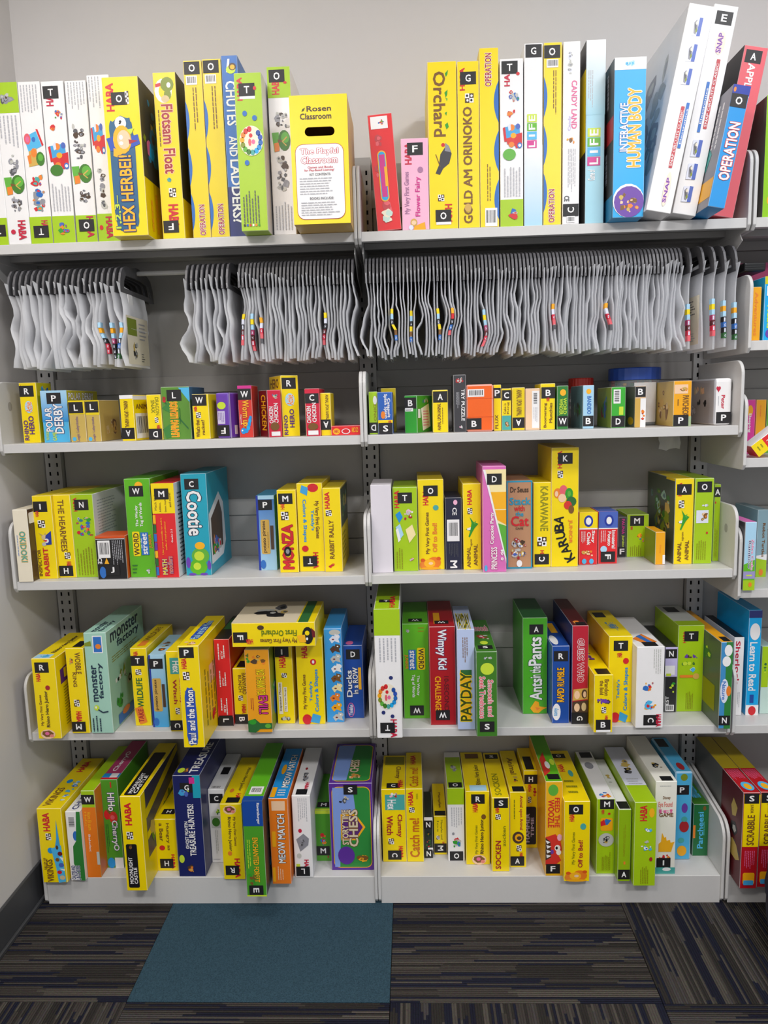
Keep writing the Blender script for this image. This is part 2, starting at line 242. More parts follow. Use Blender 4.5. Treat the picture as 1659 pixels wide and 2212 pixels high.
def draw(parent, F, prints, seed=1):
    for i, q in enumerate(prints):
        k = 0.0003 + i*0.00018; t = q[0]; mb = MB(); mat = M_INK
        if t == 's':
            _, ch, x, y, rot, st = q
            sw = min(0.0365, F.w*0.94); sh = 0.0275 if sw > 0.03 else 0.0255
            hx, hy = sw/F.w/2, sh/F.h/2; x = min(max(x, hx + .01), 1 - hx - .01); y = min(max(y, hy + .006), 1 - hy - .006)
            if st in (1, 2):
                s2 = MB(); put_rect(s2, F, k - 8e-5, x-hx+.02, y-hy, x+hx, min(y+hy+.006/F.h, .996), 'W'); link('sticker_backing', s2.mesh('sticker_backing', M_STICKER), parent)
            put_rect(mb, F, k, x-hx, y-hy, x+hx, y+hy, 'BLK')
            so = link('letter_sticker', mb.mesh('letter_sticker', M_STICKER), parent); so['label'] = 'black square letter sticker'
            lm = MB(); lw, lh = {'I': (.003, .0145), 'J': (.008, .0145), 'L': (.009, .0145), 'M': (.0145, .0145), 'W': (.018, .0145), 'O': (.0135, .015)}.get(ch, (.0115, .0145))
            d = {0: 'h', 180: 'f', 90: 'd', 270: 'u'}[rot]
            if rot in (90, 270): lw, lh = lh, lw
            put_text(lm, F, k + 1e-4, ch, x-lw/F.w/2, y-lh/F.h/2, x+lw/F.w/2, y+lh/F.h/2, d, 'W')
            link('letter', lm.mesh('letter', M_STICKER), so)
            continue
        if t == 't': put_text(mb, F, k, *q[1:])
        elif t == 'r': put_rect(mb, F, k, *q[1:])
        elif t == 'e': put_disc(mb, F, k, *q[1:])
        elif t == 'p': put_poly(mb, F, k, q[1], q[2])
        elif t == 'rr': put_round(mb, F, k, *q[1:])
        elif t == 'st': put_round(mb, F, k, *q[1:], 'stadium')
        elif t == 'm':
            _, x0, y0, x1, y1, d, c, n = q; c = 'b4b4ba' if c == 'G2' else c; R = random.Random(int(x0*100 + y0*1000) + seed)
            for j in range(n):
                a, b = (j + .2)/n, (j + .55)/n; s0 = 0.0; e0 = R.uniform(.7, 1); pos = 0
                if d in 'ud':
                    lo, hi = (0, e0) if d == 'd' else (1 - e0, 1)
                    while lo < hi:
                        w_ = min(R.uniform(.05, .16), hi - lo); put_rect(mb, F, k, x0+a*(x1-x0), y0+lo*(y1-y0), x0+b*(x1-x0), y0+(lo+w_)*(y1-y0), c); lo += w_ + .02
                else:
                    lo = 0
                    while lo < e0:
                        w_ = min(R.uniform(.05, .16), e0 - lo); put_rect(mb, F, k, x0+lo*(x1-x0), y0+a*(y1-y0), x0+(lo+w_)*(x1-x0), y0+b*(y1-y0), c); lo += w_ + .02
        elif t == 'b':
            _, x0, y0, x1, y1, d = q; put_rect(mb, F, k, x0, y0, x1, y1, 'W'); R = random.Random(int(y0*977) + seed); p = .1
            while p < .9:
                w_ = R.choice((.02, .03, .05))
                if d == 'h': put_rect(mb, F, k+1e-4, x0+p*(x1-x0), y0+.12*(y1-y0), x0+min(p+w_, .92)*(x1-x0), y0+.8*(y1-y0), 'K')
                else: put_rect(mb, F, k+1e-4, x0+.15*(x1-x0), y0+p*(y1-y0), x0+.8*(x1-x0), y0+min(p+w_, .92)*(y1-y0), 'K')
                p += w_ + R.choice((.02, .03, .045))
        elif t == 'i': put_blobs(mb, F, k, *q[1:])
        elif t == 'k':
            _, x0, y0, x1, y1 = q; xm, ym = (x0+x1)/2, (y0+y1)/2; put_rect(mb, F, k, x0, y0, x1, y1, 'W'); put_rect(mb, F, k+2e-5, xm, y0, x1, ym, 'BRD'); put_rect(mb, F, k+2e-5, x0, ym, xm, y1, 'BRD')
            for a, b, c in ((.1,.1,'K'), (.62,.12,'W'), (.15,.6,'W'), (.6,.6,'K')):
                X0, Y0 = x0+a*(x1-x0), y0+b*(y1-y0); put_disc(mb, F, k+4e-5, X0, Y0, X0+.28*(x1-x0), Y0+.28*(y1-y0), c, 8)
        elif t == 'c':
            _, x0, y0, x1, y1, c = q; R = random.Random(int(x0*100)); pts = []
            for j in range(40):
                a = 6.2832*j/40; ca, sa = math.cos(a), math.sin(a); r = R.uniform(.93, 1.04)
                pts.append(((x0+x1)/2 + (x1-x0)/2*r*math.copysign(abs(ca)**.45, ca), (y0+y1)/2 + (y1-y0)/2*min(r, 1)*math.copysign(abs(sa)**.35, sa)))
            put_poly(mb, F, k, pts, c)
        elif t == 'w':
            _, x0, y0, x1, y1, c, side = q; n = 3
            for j in range(n):
                a, b = y0 + (y1-y0)*(j + .08)/n, y0 + (y1-y0)*(j + .92)/n; X = x0 if side == 'L' else x1; s = (x1-x0) if side == 'L' else -(x1-x0)
                put_poly(mb, F, k, [(X, a)] + [(X + s*(math.sin(math.pi*m/10)**.8), a + (b-a)*m/10) for m in range(1, 10)] + [(X, b)], c)
        elif t == 'gr':
            _, x0, y0, x1, y1, a, b = q; mb.poly([F.at(x0,y0,k), F.at(x1,y0,k), F.at(x1,y1,k), F.at(x0,y1,k)], [lin(a), lin(a), lin(b), lin(b)])
        elif t == 'x': put_pic(mb, F, k, *q[1:])
        elif t == 'tri': _, x0, y0, x1, y1, c = q; put_poly(mb, F, k, ((x0,y1),(x1,y1),((x0+x1)/2,y0)), c)
        elif t == 'curve': put_wiggle(mb, F, k, q[1], .0018, q[2])
        elif t == 'f':
            _, x0, y0, x1, y1 = q
            for j in range(6): put_rect(mb, F, k, x0+(x1-x0)*j/6, y0, x0+(x1-x0)*(j+.6)/6, y1, ('BLK','BLU3','RD','W','OR','GN')[j])
        elif t == 'arc':
            for j, ch in enumerate('KARUBA'):
                a = math.radians(-8 + j*11); cx, cy = .27 + .95*(1-math.cos(math.radians(55 - j*11))), .92 - j*.064
                g = MB(); put_text(g, F, k, ch, cx-.17, cy-.030, cx+.17, cy+.030, 'u', 'K'); C = F.at(cx, cy, k); ang = math.radians(34 - j*8)
                rot = Matrix.Rotation(ang, 3, F.n)
                b0 = len(mb.v)
                for v in g.v: mb.v.append(tuple(C + rot @ (Vector(v) - C)))
                for f in g.f: mb.f.append(tuple(b0 + m for m in f)); mb.c.append('K')
        elif t == 'pets':
            R = random.Random(5)
            for j, c in enumerate(('LAVW', 'BRN', 'G3', 'W', 'BR', 'PCR', 'OR', 'YO', 'G3')):
                y = .06 + j*.104; m = MB(); x = R.uniform(.2, .35)
                put_poly(m, F, k, [(x,y+.05),(x+.2,y+.015),(x+.5,y+.03),(x+.6,y+.09),(x+.3,y+.07),(x+.15,y+.095)], c); put_disc(m, F, k+4e-5, x+.3, y, x+.62, y+.05, c, 10)
                put_poly(m, F, k+6e-5, [(x+.3,y+.02),(x+.35,y-.01),(x+.42,y+.01)], c); put_disc(m, F, k+8e-5, x+.4, y+.015, x+.5, y+.03, 'W', 8); put_disc(m, F, k+9e-5, x+.15, y+.045, x+.3, y+.06, 'RDD', 8)
                link('picture', m.mesh('picture', M_INK), parent)
            continue
        o = link(PRINT_NAME[t], mb.mesh(PRINT_NAME[t], mat), parent)
        if t in 'mb': o['kind'] = 'stuff'
# ------------------------------------------------------------------ a game box: an Empty at the middle of its front bottom edge
def game_box(name, cat, label, group, x, y, z, w, h, d, lean, yaw, col, opt, pr):
    root = empty(name, (x, y, z), label, cat, group)
    root.rotation_euler = (0, math.radians(lean), math.radians(yaw))
    side = opt.get('side', col)
    cols = [col, opt.get('R', side), side, opt.get('L', side), opt.get('top', side), side]
    bev = opt.get('bev', 0.0011)
    hole = opt.get('hole')
    mb = MB()
    if hole:                                     # real hand hole: thin front board with an opening, hollow behind
        mb.box((-w/2, 0, 0), (w/2, d, h), side, cols); mb.f.pop(0); mb.c.pop(0)
        F = Face((-w/2,0,h),(1,0,0),(0,0,-1),(0,-1,0),w,h); fb = MB(); x0, y0, x1, y1 = hole
        for k in (0, -.0025):
            for q in ((0,0,1,y0), (0,y1,1,1), (0,y0,x0,y1), (x1,y0,1,y1)): put_rect(fb, F, k, *q, col if k == 0 else side)
            r = (y1-y0)/2; rx = r*h/w
            for cx, cy, px, py, a0 in ((x1-rx, y0+r, x1, y0, -90), (x1-rx, y1-r, x1, y1, 0), (x0+rx, y1-r, x0, y1, 90), (x0+rx, y0+r, x0, y0, 180)):
                arc = [(cx + rx*math.cos(math.radians(a0+15*i)), cy + r*math.sin(math.radians(a0+15*i))) for i in range(7)]
                for p, q in zip(arc, arc[1:]): put_poly(fb, F, k, ((px, py), p, q), col if k == 0 else side)
        link('front_board', fb.mesh('front_board', M_CARTON), root)
        link('carton', mb.mesh('carton', M_CARTON), root)
    else:
        mb.box((-w/2, 0, 0), (w/2, d, h), col, cols)
        round_ = bev > .004
        link('tin_body' if name == 'game_tin' else 'carton', mb.mesh('carton', M_CARTON, bev, 3 if round_ else 1, 0.32 if not round_ else 0.1), root)
    fs = faces_of(w, h, d); sd = len(label)
    draw(root, fs['F'], pr, sd)
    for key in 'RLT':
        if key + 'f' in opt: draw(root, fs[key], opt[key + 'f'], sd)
    return root
# ------------------------------------------------------------------ the room
def block(name, a, b, mat, kind=None, parent=None, bevel=0, col='W', seg=1):
    m = MB(); m.box(a, b, col); o = link(name, m.mesh(name, mat, bevel, seg), parent)
    if kind: o['kind'] = kind
    return o
XW, YB = -0.9415, 0.312
block('floor', (XW - .06, -3.4, -.06), (2.6, YB + .05, -.006), M_BASE, 'structure')
block('wall_back', (XW - .06, YB, -.006), (2.6, YB + .06, 2.76), M_WALL, 'structure')
block('wall_left', (XW - .06, -3.4, -.006), (XW, YB, 2.76), M_WALL, 'structure')
block('ceiling', (XW - .06, -3.4, 2.76), (2.6, YB + .06, 2.8), M_CEIL, 'structure')
m = MB(); m.box((XW, -3.4, 0), (XW + .008, .26, .109), 'K'); m.box((XW + .008, -3.4, 0), (XW + .016, .26, .012), 'K')
tag(link('baseboard_left', m.mesh('baseboard_left', M_BASE, .002)), kind='structure')
def carpet(name, teal):
    m = bpy.data.materials.new(name); m.use_nodes = True; nt = m.node_tree; N, Lk = nt.nodes, nt.links; p = N['Principled BSDF']
    p.inputs['Roughness'].default_value = 0.95; p.inputs['Specular IOR Level'].default_value = 0.1
    tc = N.new('ShaderNodeTexCoord'); sp = N.new('ShaderNodeSeparateXYZ'); Lk.new(tc.outputs['Object'], sp.inputs[0])
    def mth(op, a, b=None):
        n = N.new('ShaderNodeMath'); n.operation = op
        for i, v in enumerate((a, b)):
            if v is None: continue
            if isinstance(v, (int, float)): n.inputs[i].default_value = v
            else: Lk.new(v, n.inputs[i])
        return n.outputs[0]
    nz = N.new('ShaderNodeTexNoise'); nz.inputs['Scale'].default_value = 420; nz.inputs['Detail'].default_value = 2; Lk.new(tc.outputs['Object'], nz.inputs['Vector'])
    if teal:
        cr = N.new('ShaderNodeValToRGB'); cr.color_ramp.elements[0].color = lin('283c48'); cr.color_ramp.elements[1].color = lin('3a5462'); cr.color_ramp.elements[0].position = .3; cr.color_ramp.elements[1].position = .7
        Lk.new(nz.outputs['Fac'], cr.inputs[0]); Lk.new(cr.outputs[0], p.inputs['Base Color']); h = nz.outputs['Fac']
    else:
        def wn(x, y):
            n = N.new('ShaderNodeTexWhiteNoise'); n.noise_dimensions = '2D'; c = N.new('ShaderNodeCombineXYZ')
            Lk.new(x, c.inputs[0])
            if isinstance(y, (int, float)): c.inputs[1].default_value = y
            else: Lk.new(y, c.inputs[1])
            Lk.new(c.outputs[0], n.inputs['Vector']); return n.outputs['Value']
        row = mth('FLOOR', mth('MULTIPLY', sp.outputs['Y'], 175.0))
        band = mth('FLOOR', mth('MULTIPLY', row, 0.22))
        jit = mth('MULTIPLY', wn(row, 3.0), .035)
        blk = mth('FLOOR', mth('ADD', mth('MULTIPLY', mth('ADD', sp.outputs['X'], jit), 5.6), mth('MULTIPLY', wn(band, 7.0), 3.0)))
        v2 = wn(blk, band); v3 = wn(row, mth('FLOOR', mth('MULTIPLY', blk, .5)))
        cr = N.new('ShaderNodeValToRGB'); cr.color_ramp.interpolation = 'CONSTANT'; e = cr.color_ramp.elements
        e[0].color = lin('2b2c3c'); e[1].color = lin('423e3b'); e[1].position = .28
        for pos, c in ((.5, '57514c'), (.68, '2d2f40'), (.84, '4a4540')): k = e.new(pos); k.color = lin(c)
        Lk.new(mth('ADD', mth('MULTIPLY', v2, .62), mth('MULTIPLY', v3, .38)), cr.inputs[0])
        hl = mth('GREATER_THAN', v3, .78)
        mx = N.new('ShaderNodeMix'); mx.data_type = 'RGBA'; Lk.new(mth('MULTIPLY', hl, .5), mx.inputs[0]); Lk.new(cr.outputs[0], mx.inputs[6]); mx.inputs[7].default_value = lin('7c756b')
        mz = N.new('ShaderNodeMix'); mz.data_type = 'RGBA'; mz.blend_type = 'MULTIPLY'; mz.inputs[0].default_value = .7; Lk.new(mx.outputs[2], mz.inputs[6]); Lk.new(nz.outputs['Color'], mz.inputs[7])
        mv = N.new('ShaderNodeMix'); mv.data_type = 'RGBA'; mv.blend_type = 'MULTIPLY'; mv.inputs[0].default_value = 1; Lk.new(mz.outputs[2], mv.inputs[6]); mv.inputs[7].default_value = (.86, .86, .88, 1)
        Lk.new(mv.outputs[2], p.inputs['Base Color'])
        h = mth('ADD', mth('ABSOLUTE', mth('SINE', mth('MULTIPLY', sp.outputs['Y'], 175.0*math.pi))), mth('MULTIPLY', nz.outputs['Fac'], .6))
    b = N.new('ShaderNodeBump'); b.inputs['Strength'].default_value = .8; b.inputs['Distance'].default_value = .003; Lk.new(h, b.inputs['Height']); Lk.new(b.outputs['Normal'], p.inputs['Normal'])
    return m
M_STRIPE, M_TEAL = carpet('striped_carpet', False), carpet('teal_carpet', True)
fl = bpy.data.objects['floor']
xs = (-1.168, -.562, .040, .647, 1.253, 1.86, 2.46); ys = (.268, -.3385, -.945, -1.55)
for i in range(6):
    for j in range(3):
        x0, x1, y1, y0 = max(xs[i], XW), xs[i+1], ys[j], ys[j+1]; teal = (i, j) == (1, 0)
        turn = ((i + j) % 2 == 1) if i != 0 else (j % 2 == 1)
        if (i, j) in ((2, 0),): turn = False
        if (i, j) in ((3, 0), (2, 1)): turn = True
        if (i, j) == (1, 1): turn = False
        cx, cy = (x0+x1)/2, (y0+y1)/2; hx, hy = (x1-x0)/2 - .0006, (y1-y0)/2 - .0006
        if turn: hx, hy = hy, hx
        m = MB(); m.box((-hx, -hy, -.006), (hx, hy, .0012 if teal else 0), 'K')
        o = link('carpet_tile', m.mesh('carpet_tile', M_TEAL if teal else M_STRIPE, .0008), fl); o.location = (cx, cy, 0)
        if turn: o.rotation_euler = (0, 0, math.pi/2)
        if teal: o['label'] = 'plain teal carpet tile'
# ------------------------------------------------------------------ shelving
TH = .0080
def bracket_mesh(z0, z1, y1, r, slope=0.0):
    pts = [(y1, z0)] + [(-.004 + .008, z0), (-.006, z0 + .012)]
    for i in range(9):
        a = math.radians(180 - 90*i/8); pts.append((-.006 + r + r*math.cos(a), z1 - slope - r + r*math.sin(a)))
    pts.append((y1, z1)); n = len(pts); m = MB()
    for s in (0, TH): m.v += [(s, a, b) for a, b in pts]
    m.f.append(tuple(range(n))); m.f.append(tuple(range(2*n - 1, n - 1, -1)))
    for i in range(n): m.f.append((i, i + n, (i+1) % n + n, (i+1) % n))
    m.c = ['W']*len(m.f)
    return m.mesh('end_bracket', M_STEEL, .0022, 2)
BRK = bracket_mesh(-.006, .178, .266, .035)
BRK0 = bracket_mesh(.004, .262, .268, .05, .03)
def steel_shelf(label, group, x0, x1, z, base=False):
    root = empty('base_shelf' if base else 'steel_shelf', ((x0+x1)/2, 0, z), label, 'shelf', group); w = (x1-x0)/2; d = .281
    if base:
        block('deck', (-w, .001, .0762), (w, d, .0788), M_STEEL, None, root, .0006)
        block('kick_plate', (-w, 0, .001), (w, .0016, .0785), M_STEEL, None, root, .0005)
    else:
        block('deck', (-w, .0008, .0202), (w, d, .0225), M_STEEL, None, root, .0006)
        block('front_lip', (-w, 0, 0), (w, .0022, .0222), M_STEEL, None, root, .0009, seg=2)
        block('lip_return', (-w, .0022, 0), (w, .016, .0016), M_STEEL, None, root)
        block('rear_lip', (-w, d - .014, -.004), (w, d - .0015, .0202), M_STEELD, None, root, .001)
        block('stiffener', (-w, .12, .004), (w, .15, .0200), M_STEELD, None, root, .001)
        block('back_stop', (-w, .2815, .143), (w, .2865, .19), M_STEELD, None, root, .001)
    for x in (-w - TH, w):
        o = link('end_bracket', BRK0 if base else BRK, root); o.location = (x, 0, 0)
        if not base:
            m = MB(); sx = 1 if x < 0 else -1; X = TH if x < 0 else 0
            for k in range(12): a = 6.2832*k/12
            F = Face((X + sx*.0003, 0, 0), (0, 1, 0), (0, 0, 1), (sx, 0, 0), 1, 1)
            put_round(m, F, 0, .04, .105, .058, .128, 'G1', 'stadium'); link('finger_hole', m.mesh('finger_hole', M_STEELD), o)
    return root
XS = ((-.9055, -.0085), (.0085, .9055), (.9255, 1.8225))
ZS = (1.7164, 1.2370, .8839, .4747)
NM = ('top', 'upper middle', 'middle', 'lower middle'); BAY = ('first', 'second', 'third')
for b in range(2):
    for k, z in enumerate(ZS): steel_shelf(f'pale grey painted steel {NM[k]} shelf of the {BAY[b]} bay full of games', 'painted steel shelves', *XS[b], z)
    steel_shelf(f'pale grey steel base shelf with plain kick plate on the carpet, {BAY[b]} bay', 'painted steel base shelves', *XS[b], 0, True)
for z, t in ((1.7164, 'top'), (1.4361, 'rail height'), (1.1571, 'upper middle'), (.8309, 'middle'), (.4738, 'lower middle')):
    steel_shelf(f'pale grey steel {t} shelf beyond the right end bracket, third bay', 'painted steel shelves', *XS[2], z)
steel_shelf('pale grey steel base shelf cut by the photo edge, third bay', 'painted steel base shelves', *XS[2], 0, True)
def upright(x, label):
    root = empty('slotted_upright', (x, .27, 0), label, 'upright', 'slotted uprights'); m = MB(); w = .023; zt = 1.985
    cols = (-.0135, -.0085, .0085, .0135); z = .03; m.poly([(-w,0,0),(w,0,0),(w,0,z),(-w,0,z)], 'W')
    while z + .0254 < zt:
        a, b = z + .0075, z + .0185
        for q0, q1 in ((z, a), (b, z + .0254)): m.poly([(-w,0,q0),(w,0,q0),(w,0,q1),(-w,0,q1)], 'W')
        for p, q in ((-w, cols[0]), (cols[1], cols[2]), (cols[3], w)): m.poly([(p,0,a),(q,0,a),(q,0,b),(p,0,b)], 'W')
        z += .0254
    m.poly([(-w,0,z),(w,0,z),(w,0,zt),(-w,0,zt)], 'W')
    link('slotted_face', m.mesh('slotted_face', M_POST), root)
    m = MB(); m.box((-w, .0002, 0), (-w + .0018, .04, zt), 'W'); m.box((w - .0018, .0002, 0), (w, .04, zt), 'W'); m.box((-.0012, .0005, 0), (.0012, .04, zt), 'W')
    link('channel_side', m.mesh('channel_side', M_POST), root); block('end_cap', (-w, 0, zt), (w, .04, zt + .002), M_POST, None, root)
    block('slot_shade_sheet', (-w, .038, 0), (w, .0405, zt), M_BLACK, None, root)  # black sheet paints in the shade seen through the slots
upright(-.914, 'grey slotted steel upright beside the left wall'); upright(0, 'grey slotted steel upright between the first and second bays'); upright(.9155, 'grey slotted steel upright between the second and third bays')
for b, (x0, x1) in enumerate(((-.889, -.025), (.025, .8905), (.9405, 1.8))):
    root = empty('back_panel', ((x0+x1)/2, .288, 0), f'grey steel back panel behind the {BAY[b]} bay shelves', 'panel', 'back panels')
    for z0, z1 in ((.03, .47), (.4715, .95), (.9515, 1.40), (1.4015, 1.80), (1.8015, 1.975)):
        block('panel', (-(x1-x0)/2, 0, z0), ((x1-x0)/2, .012, z1), M_STEELD, None, root, .0012)
# ------------------------------------------------------------------ hanging bags on rails
M_BAG = bpy.data.materials.new('clear_plastic'); M_BAG.use_nodes = True
nt = M_BAG.node_tree; p = nt.nodes['Principled BSDF']; p.inputs['Base Color'].default_value = lin('fafafc'); p.inputs['Roughness'].default_value = .38
tr = nt.nodes.new('ShaderNodeBsdfTransparent'); tl = nt.nodes.new('ShaderNodeBsdfTranslucent'); tl.inputs[0].default_value = lin('fafafc'); m1 = nt.nodes.new('ShaderNodeMixShader'); m2 = nt.nodes.new('ShaderNodeMixShader')
tc = nt.nodes.new('ShaderNodeTexCoord'); nz = nt.nodes.new('ShaderNodeTexNoise'); nz.inputs['Scale'].default_value = 28; mr = nt.nodes.new('ShaderNodeMapRange'); mr.inputs['To Min'].default_value = .0; mr.inputs['To Max'].default_value = .14
nt.links.new(tc.outputs['Object'], nz.inputs['Vector']); nt.links.new(nz.outputs['Fac'], mr.inputs['Value'])
m1.inputs[0].default_value = .5; nt.links.new(p.outputs[0], m1.inputs[1]); nt.links.new(tl.outputs[0], m1.inputs[2]); nt.links.new(mr.outputs['Result'], m2.inputs[0]); nt.links.new(m1.outputs[0], m2.inputs[1]); nt.links.new(tr.outputs[0], m2.inputs[2]); nt.links.new(m2.outputs[0], nt.nodes['Material Output'].inputs[0])
M_PAPER = material('printed_insert', .6, noise=.04)
RAILY, RAILZ = .13, 1.683
for b, (x0, x1) in enumerate(XS[:2]):
    root = empty('hanging_rail', ((x0+x1)/2, RAILY, RAILZ), f'grey steel rail for hanging bags under the top shelf, {BAY[b]} bay', 'rail', 'bag rails'); w = (x1-x0)/2
    m = MB(); n = 10
    for i in range(n):
        a, c = 6.2832*i/n, 6.2832*(i+1)/n; r = .006
        m.poly([(-w, r*math.cos(a), r*math.sin(a)), (w, r*math.cos(a), r*math.sin(a)), (w, r*math.cos(c), r*math.sin(c)), (-w, r*math.cos(c), r*math.sin(c))], 'W')
    link('rail_bar', m.mesh('rail_bar', M_STEEL, smooth=True), root)
    for s in (-1, 1):
        m = MB(); X = s*(w - .0015); q = [(.14, -.06), (.14, .026), (-.10, .026), (-.115, .008), (-.02, -.035)]
        for t in (-.001, .001): m.v += [(X + t, a, c) for a, c in q]
        m.f = [(0,1,2,3,4), (9,8,7,6,5)] + [(i, i+5, (i+1) % 5 + 5, (i+1) % 5) for i in range(5)]; m.c = ['W']*len(m.f)
        link('rail_arm', m.mesh('rail_arm', M_STEEL, .0006), root)
def hanger_mesh():
    # arched plastic header hooked over the rail: an outline with a window, extruded
    out = [(-.127, -.062), (-.125, -.036), (-.116, -.016), (-.102, -.002), (-.08, .005), (-.03, .008), (-.012, .013), (.012, .013), (.03, .008), (.07, .004), (.094, -.006), (.108, -.03), (.112, -.062)]
    inn = [(-.103, -.05), (-.098, -.032), (-.085, -.018), (-.03, -.016), (.03, -.016), (.07, -.02), (.086, -.034), (.09, -.05)]
    bm = bmesh.new(); es = []
    for L in (out, inn):
        vs = [bm.verts.new((0, y, z)) for y, z in L]; es += [bm.edges.new((vs[i], vs[(i+1) % len(vs)])) for i in range(len(vs))]
    vs = [bm.verts.new((0, .0078*math.cos(6.2832*i/10), .0078*math.sin(6.2832*i/10))) for i in range(10)]; es += [bm.edges.new((vs[i], vs[(i+1) % 10])) for i in range(10)]
    bmesh.ops.triangle_fill(bm, use_beauty=True, edges=es)
    ext = bmesh.ops.extrude_face_region(bm, geom=bm.faces[:]); bmesh.ops.translate(bm, vec=(.0052, 0, 0), verts=[v for v in ext['geom'] if isinstance(v, bmesh.types.BMVert)])
    bmesh.ops.recalc_face_normals(bm, faces=bm.faces[:])
    me = bpy.data.meshes.new('hanger'); bm.to_mesh(me); bm.free(); me.materials.append(M_HANGER); return me
HANGER = hanger_mesh()
NZ, NY = 13, 5
def noise_row(R, n, amp):
    k = [R.gauss(0, amp) for _ in range(5)]; out = []
    for i in range(n):
        t = i/(n-1)*4; j = min(int(t), 3); f = t - j; f = f*f*(3-2*f); out.append(k[j]*(1-f) + k[j+1]*f)
    return out
ONES = 'zeroth first second third fourth fifth sixth seventh eighth ninth tenth eleventh twelfth thirteenth fourteenth fifteenth sixteenth seventeenth eighteenth nineteenth'.split()
TENS = 'x x twent thirt fort fift sixt sevent eight'.split()
def ordinal(k):
    if k < 20: return ONES[k]
    return TENS[k // 10] + ('ieth' if k % 10 == 0 else 'y-' + ONES[k % 10])
def bags(x0, x1, n, label, group, seed, marks, y0=.004, yd=.165, sig=.75, special=None):
    R = random.Random(seed); pitch0 = (x1 - x0)/n; th = min(.0032, pitch0*.33); gap = 2*th + .0013
    pos = []
    for k in range(n):
        b0 = x0 + pitch0*(k + .5); d = noise_row(R, NZ, sig*pitch0*1.15)
        pos.append([b0 + d[i]*min(1, i*i/14) for i in range(NZ)])
    # neighbouring bags press against one another but never pass through
    for i in range(NZ):
        for _ in range(40):
            for k in range(n - 1):
                e = gap*min(1, .6 + .4) - (pos[k+1][i] - pos[k][i])
                if e > 0: pos[k][i] -= e*.5; pos[k+1][i] += e*.5
        sh = sum(pos[k][i] - (x0 + pitch0*(k + .5)) for k in range(n))/n
        for k in range(n): pos[k][i] -= sh
    pitch = (x1 - x0)/n
    for k in range(n):
        X = x0 + (x1 - x0)*(k + .5)/n; lab, pr = label, None
        if special and k in special: lab, pr = special[k]
        else: lab = ordinal(k + 1) + ' ' + label
        root = empty('hanging_bag', (X, RAILY, RAILZ), lab, 'bag', group)
        h = link('hanger', HANGER, root); h.location = (-.0026, 0, 0)
        zt = 1.632 + R.uniform(-.006, .007) - RAILZ; zb = 1.447 + R.uniform(-.007, .005) - RAILZ; yf = y0 + R.uniform(-.006, .006) - RAILY
        m = MB(); tilt = 0.0
        lift = [R.uniform(.004, .018)] + [R.uniform(-.004, .012) for _ in range(NY-1)]
        for s in (-1, 1):
            for iy in range(NY):
                for iz in range(NZ):
                    f = iz/(NZ-1); a = iy/(NY-1); bul = th*(.45 + .5*f)*(.8 if iy in (0, NY-1) else 1)
                    m.v.append((pos[k][iz] - X + s*bul + tilt*a, yf + yd*a + .006*math.sin(5*f + k) - (.014*max(0, 1 - f*7) if iy == 0 else 0), zt + (zb - zt)*f + lift[iy]*(1-f)**6))
        for s in range(2):
            for iy in range(NY-1):
                for iz in range(NZ-1):
                    q = s*NY*NZ + iy*NZ + iz; m.f.append((q, q+1, q+NZ+1, q+NZ)); m.c.append('W')
        for iy in (0, NY-1):
            for iz in range(NZ-1):
                q = iy*NZ + iz; r = q + NY*NZ; m.f.append((q, q+1, r+1, r)); m.c.append('W')
        pouch = link('pouch', m.mesh('pouch', M_BAG, smooth=True), root)
        def lx(zz):
            f = min(max((zt - zz)/(zt - zb), 0), .999)*(NZ-1); i = int(f); return pos[k][i]*(1-(f-i)) + pos[k][i+1]*(f-i) - X
        if k in marks:
            # stacked call-number squares folded round the front edge of the bag
            bands = marks[k]; z = zt - .078; hgt = .0125; lm = MB(); wide = .016; dg = MB()
            for c in bands:
                x = lx(z - hgt/2); y = yf - .0016 + .006*math.sin(5*((zt - z)/(zt - zb)) + k)
                hw = min(.0042, th + .0002)
                xa, xb, tb = lx(z), lx(z-hgt), th*.95 + .0003
                lm.poly([(xa-hw, y, z), (xa+hw, y, z), (xb+hw, y, z-hgt), (xb-hw, y, z-hgt)], c)
                for q in (1, -1): lm.poly([(xa+q*tb, y, z), (xa+q*tb, y+wide, z), (xb+q*tb, y+wide, z-hgt), (xb+q*tb, y, z-hgt)], c)
                if c in ('K', 'PUD', 'RDK', 'BLU', 'GND', 'MGR', 'REX'):
                    F = Face((x - hw, y - .0002, z), (1,0,0), (0,0,-1), (0,-1,0), 2*hw, hgt); put_text(dg, F, 0, str((k*7 + len(dg.v)) % 9 + 1), .25, .25, .75, .8, 'd', 'LAVW')
                z -= hgt
            lb = link('call_number_label', lm.mesh('call_number_label', M_PAPER), root)
            if dg.v: link('digits', dg.mesh('digits', M_PAPER), lb)
        if pr:
            F = Face((lx(zt - .09) + .0022 + tilt, yf + .012, zt - .062), (0,1,0), (0,0,-1), (1,0,0), .15, .118)
            if pr == 'L': F = Face((lx(zt - .09) - .003, yf + .15, zt - .062), (0,-1,0), (0,0,-1), (-1,0,0), .14, .115)
            mb = MB(); put_rect(mb, F, 0, 0, 0, 1, 1, 'CRM'); ins = link('printed_insert', mb.mesh('printed_insert', M_PAPER), root)
            if pr == 'R': draw(ins, F, [R_(.03,.05,.45,.4,'OLG'), ('i',.1,.45,.5,.95,'gryb',5,12), ('m',.55,.1,.9,.5,'h','G2',5), ('m',.6,.75,.75,.95,'h','G1',4)])
            else: draw(ins, F, [('m',.15,.08,.85,.4,'h','G1',6), ('m',.6,.75,.85,.95,'h','G2',4)])
            if pr == 'R': block('white_clip', (.0022, -.085, -.098), (.0045, -.055, -.062), M_PAPER, None, root, .0008)
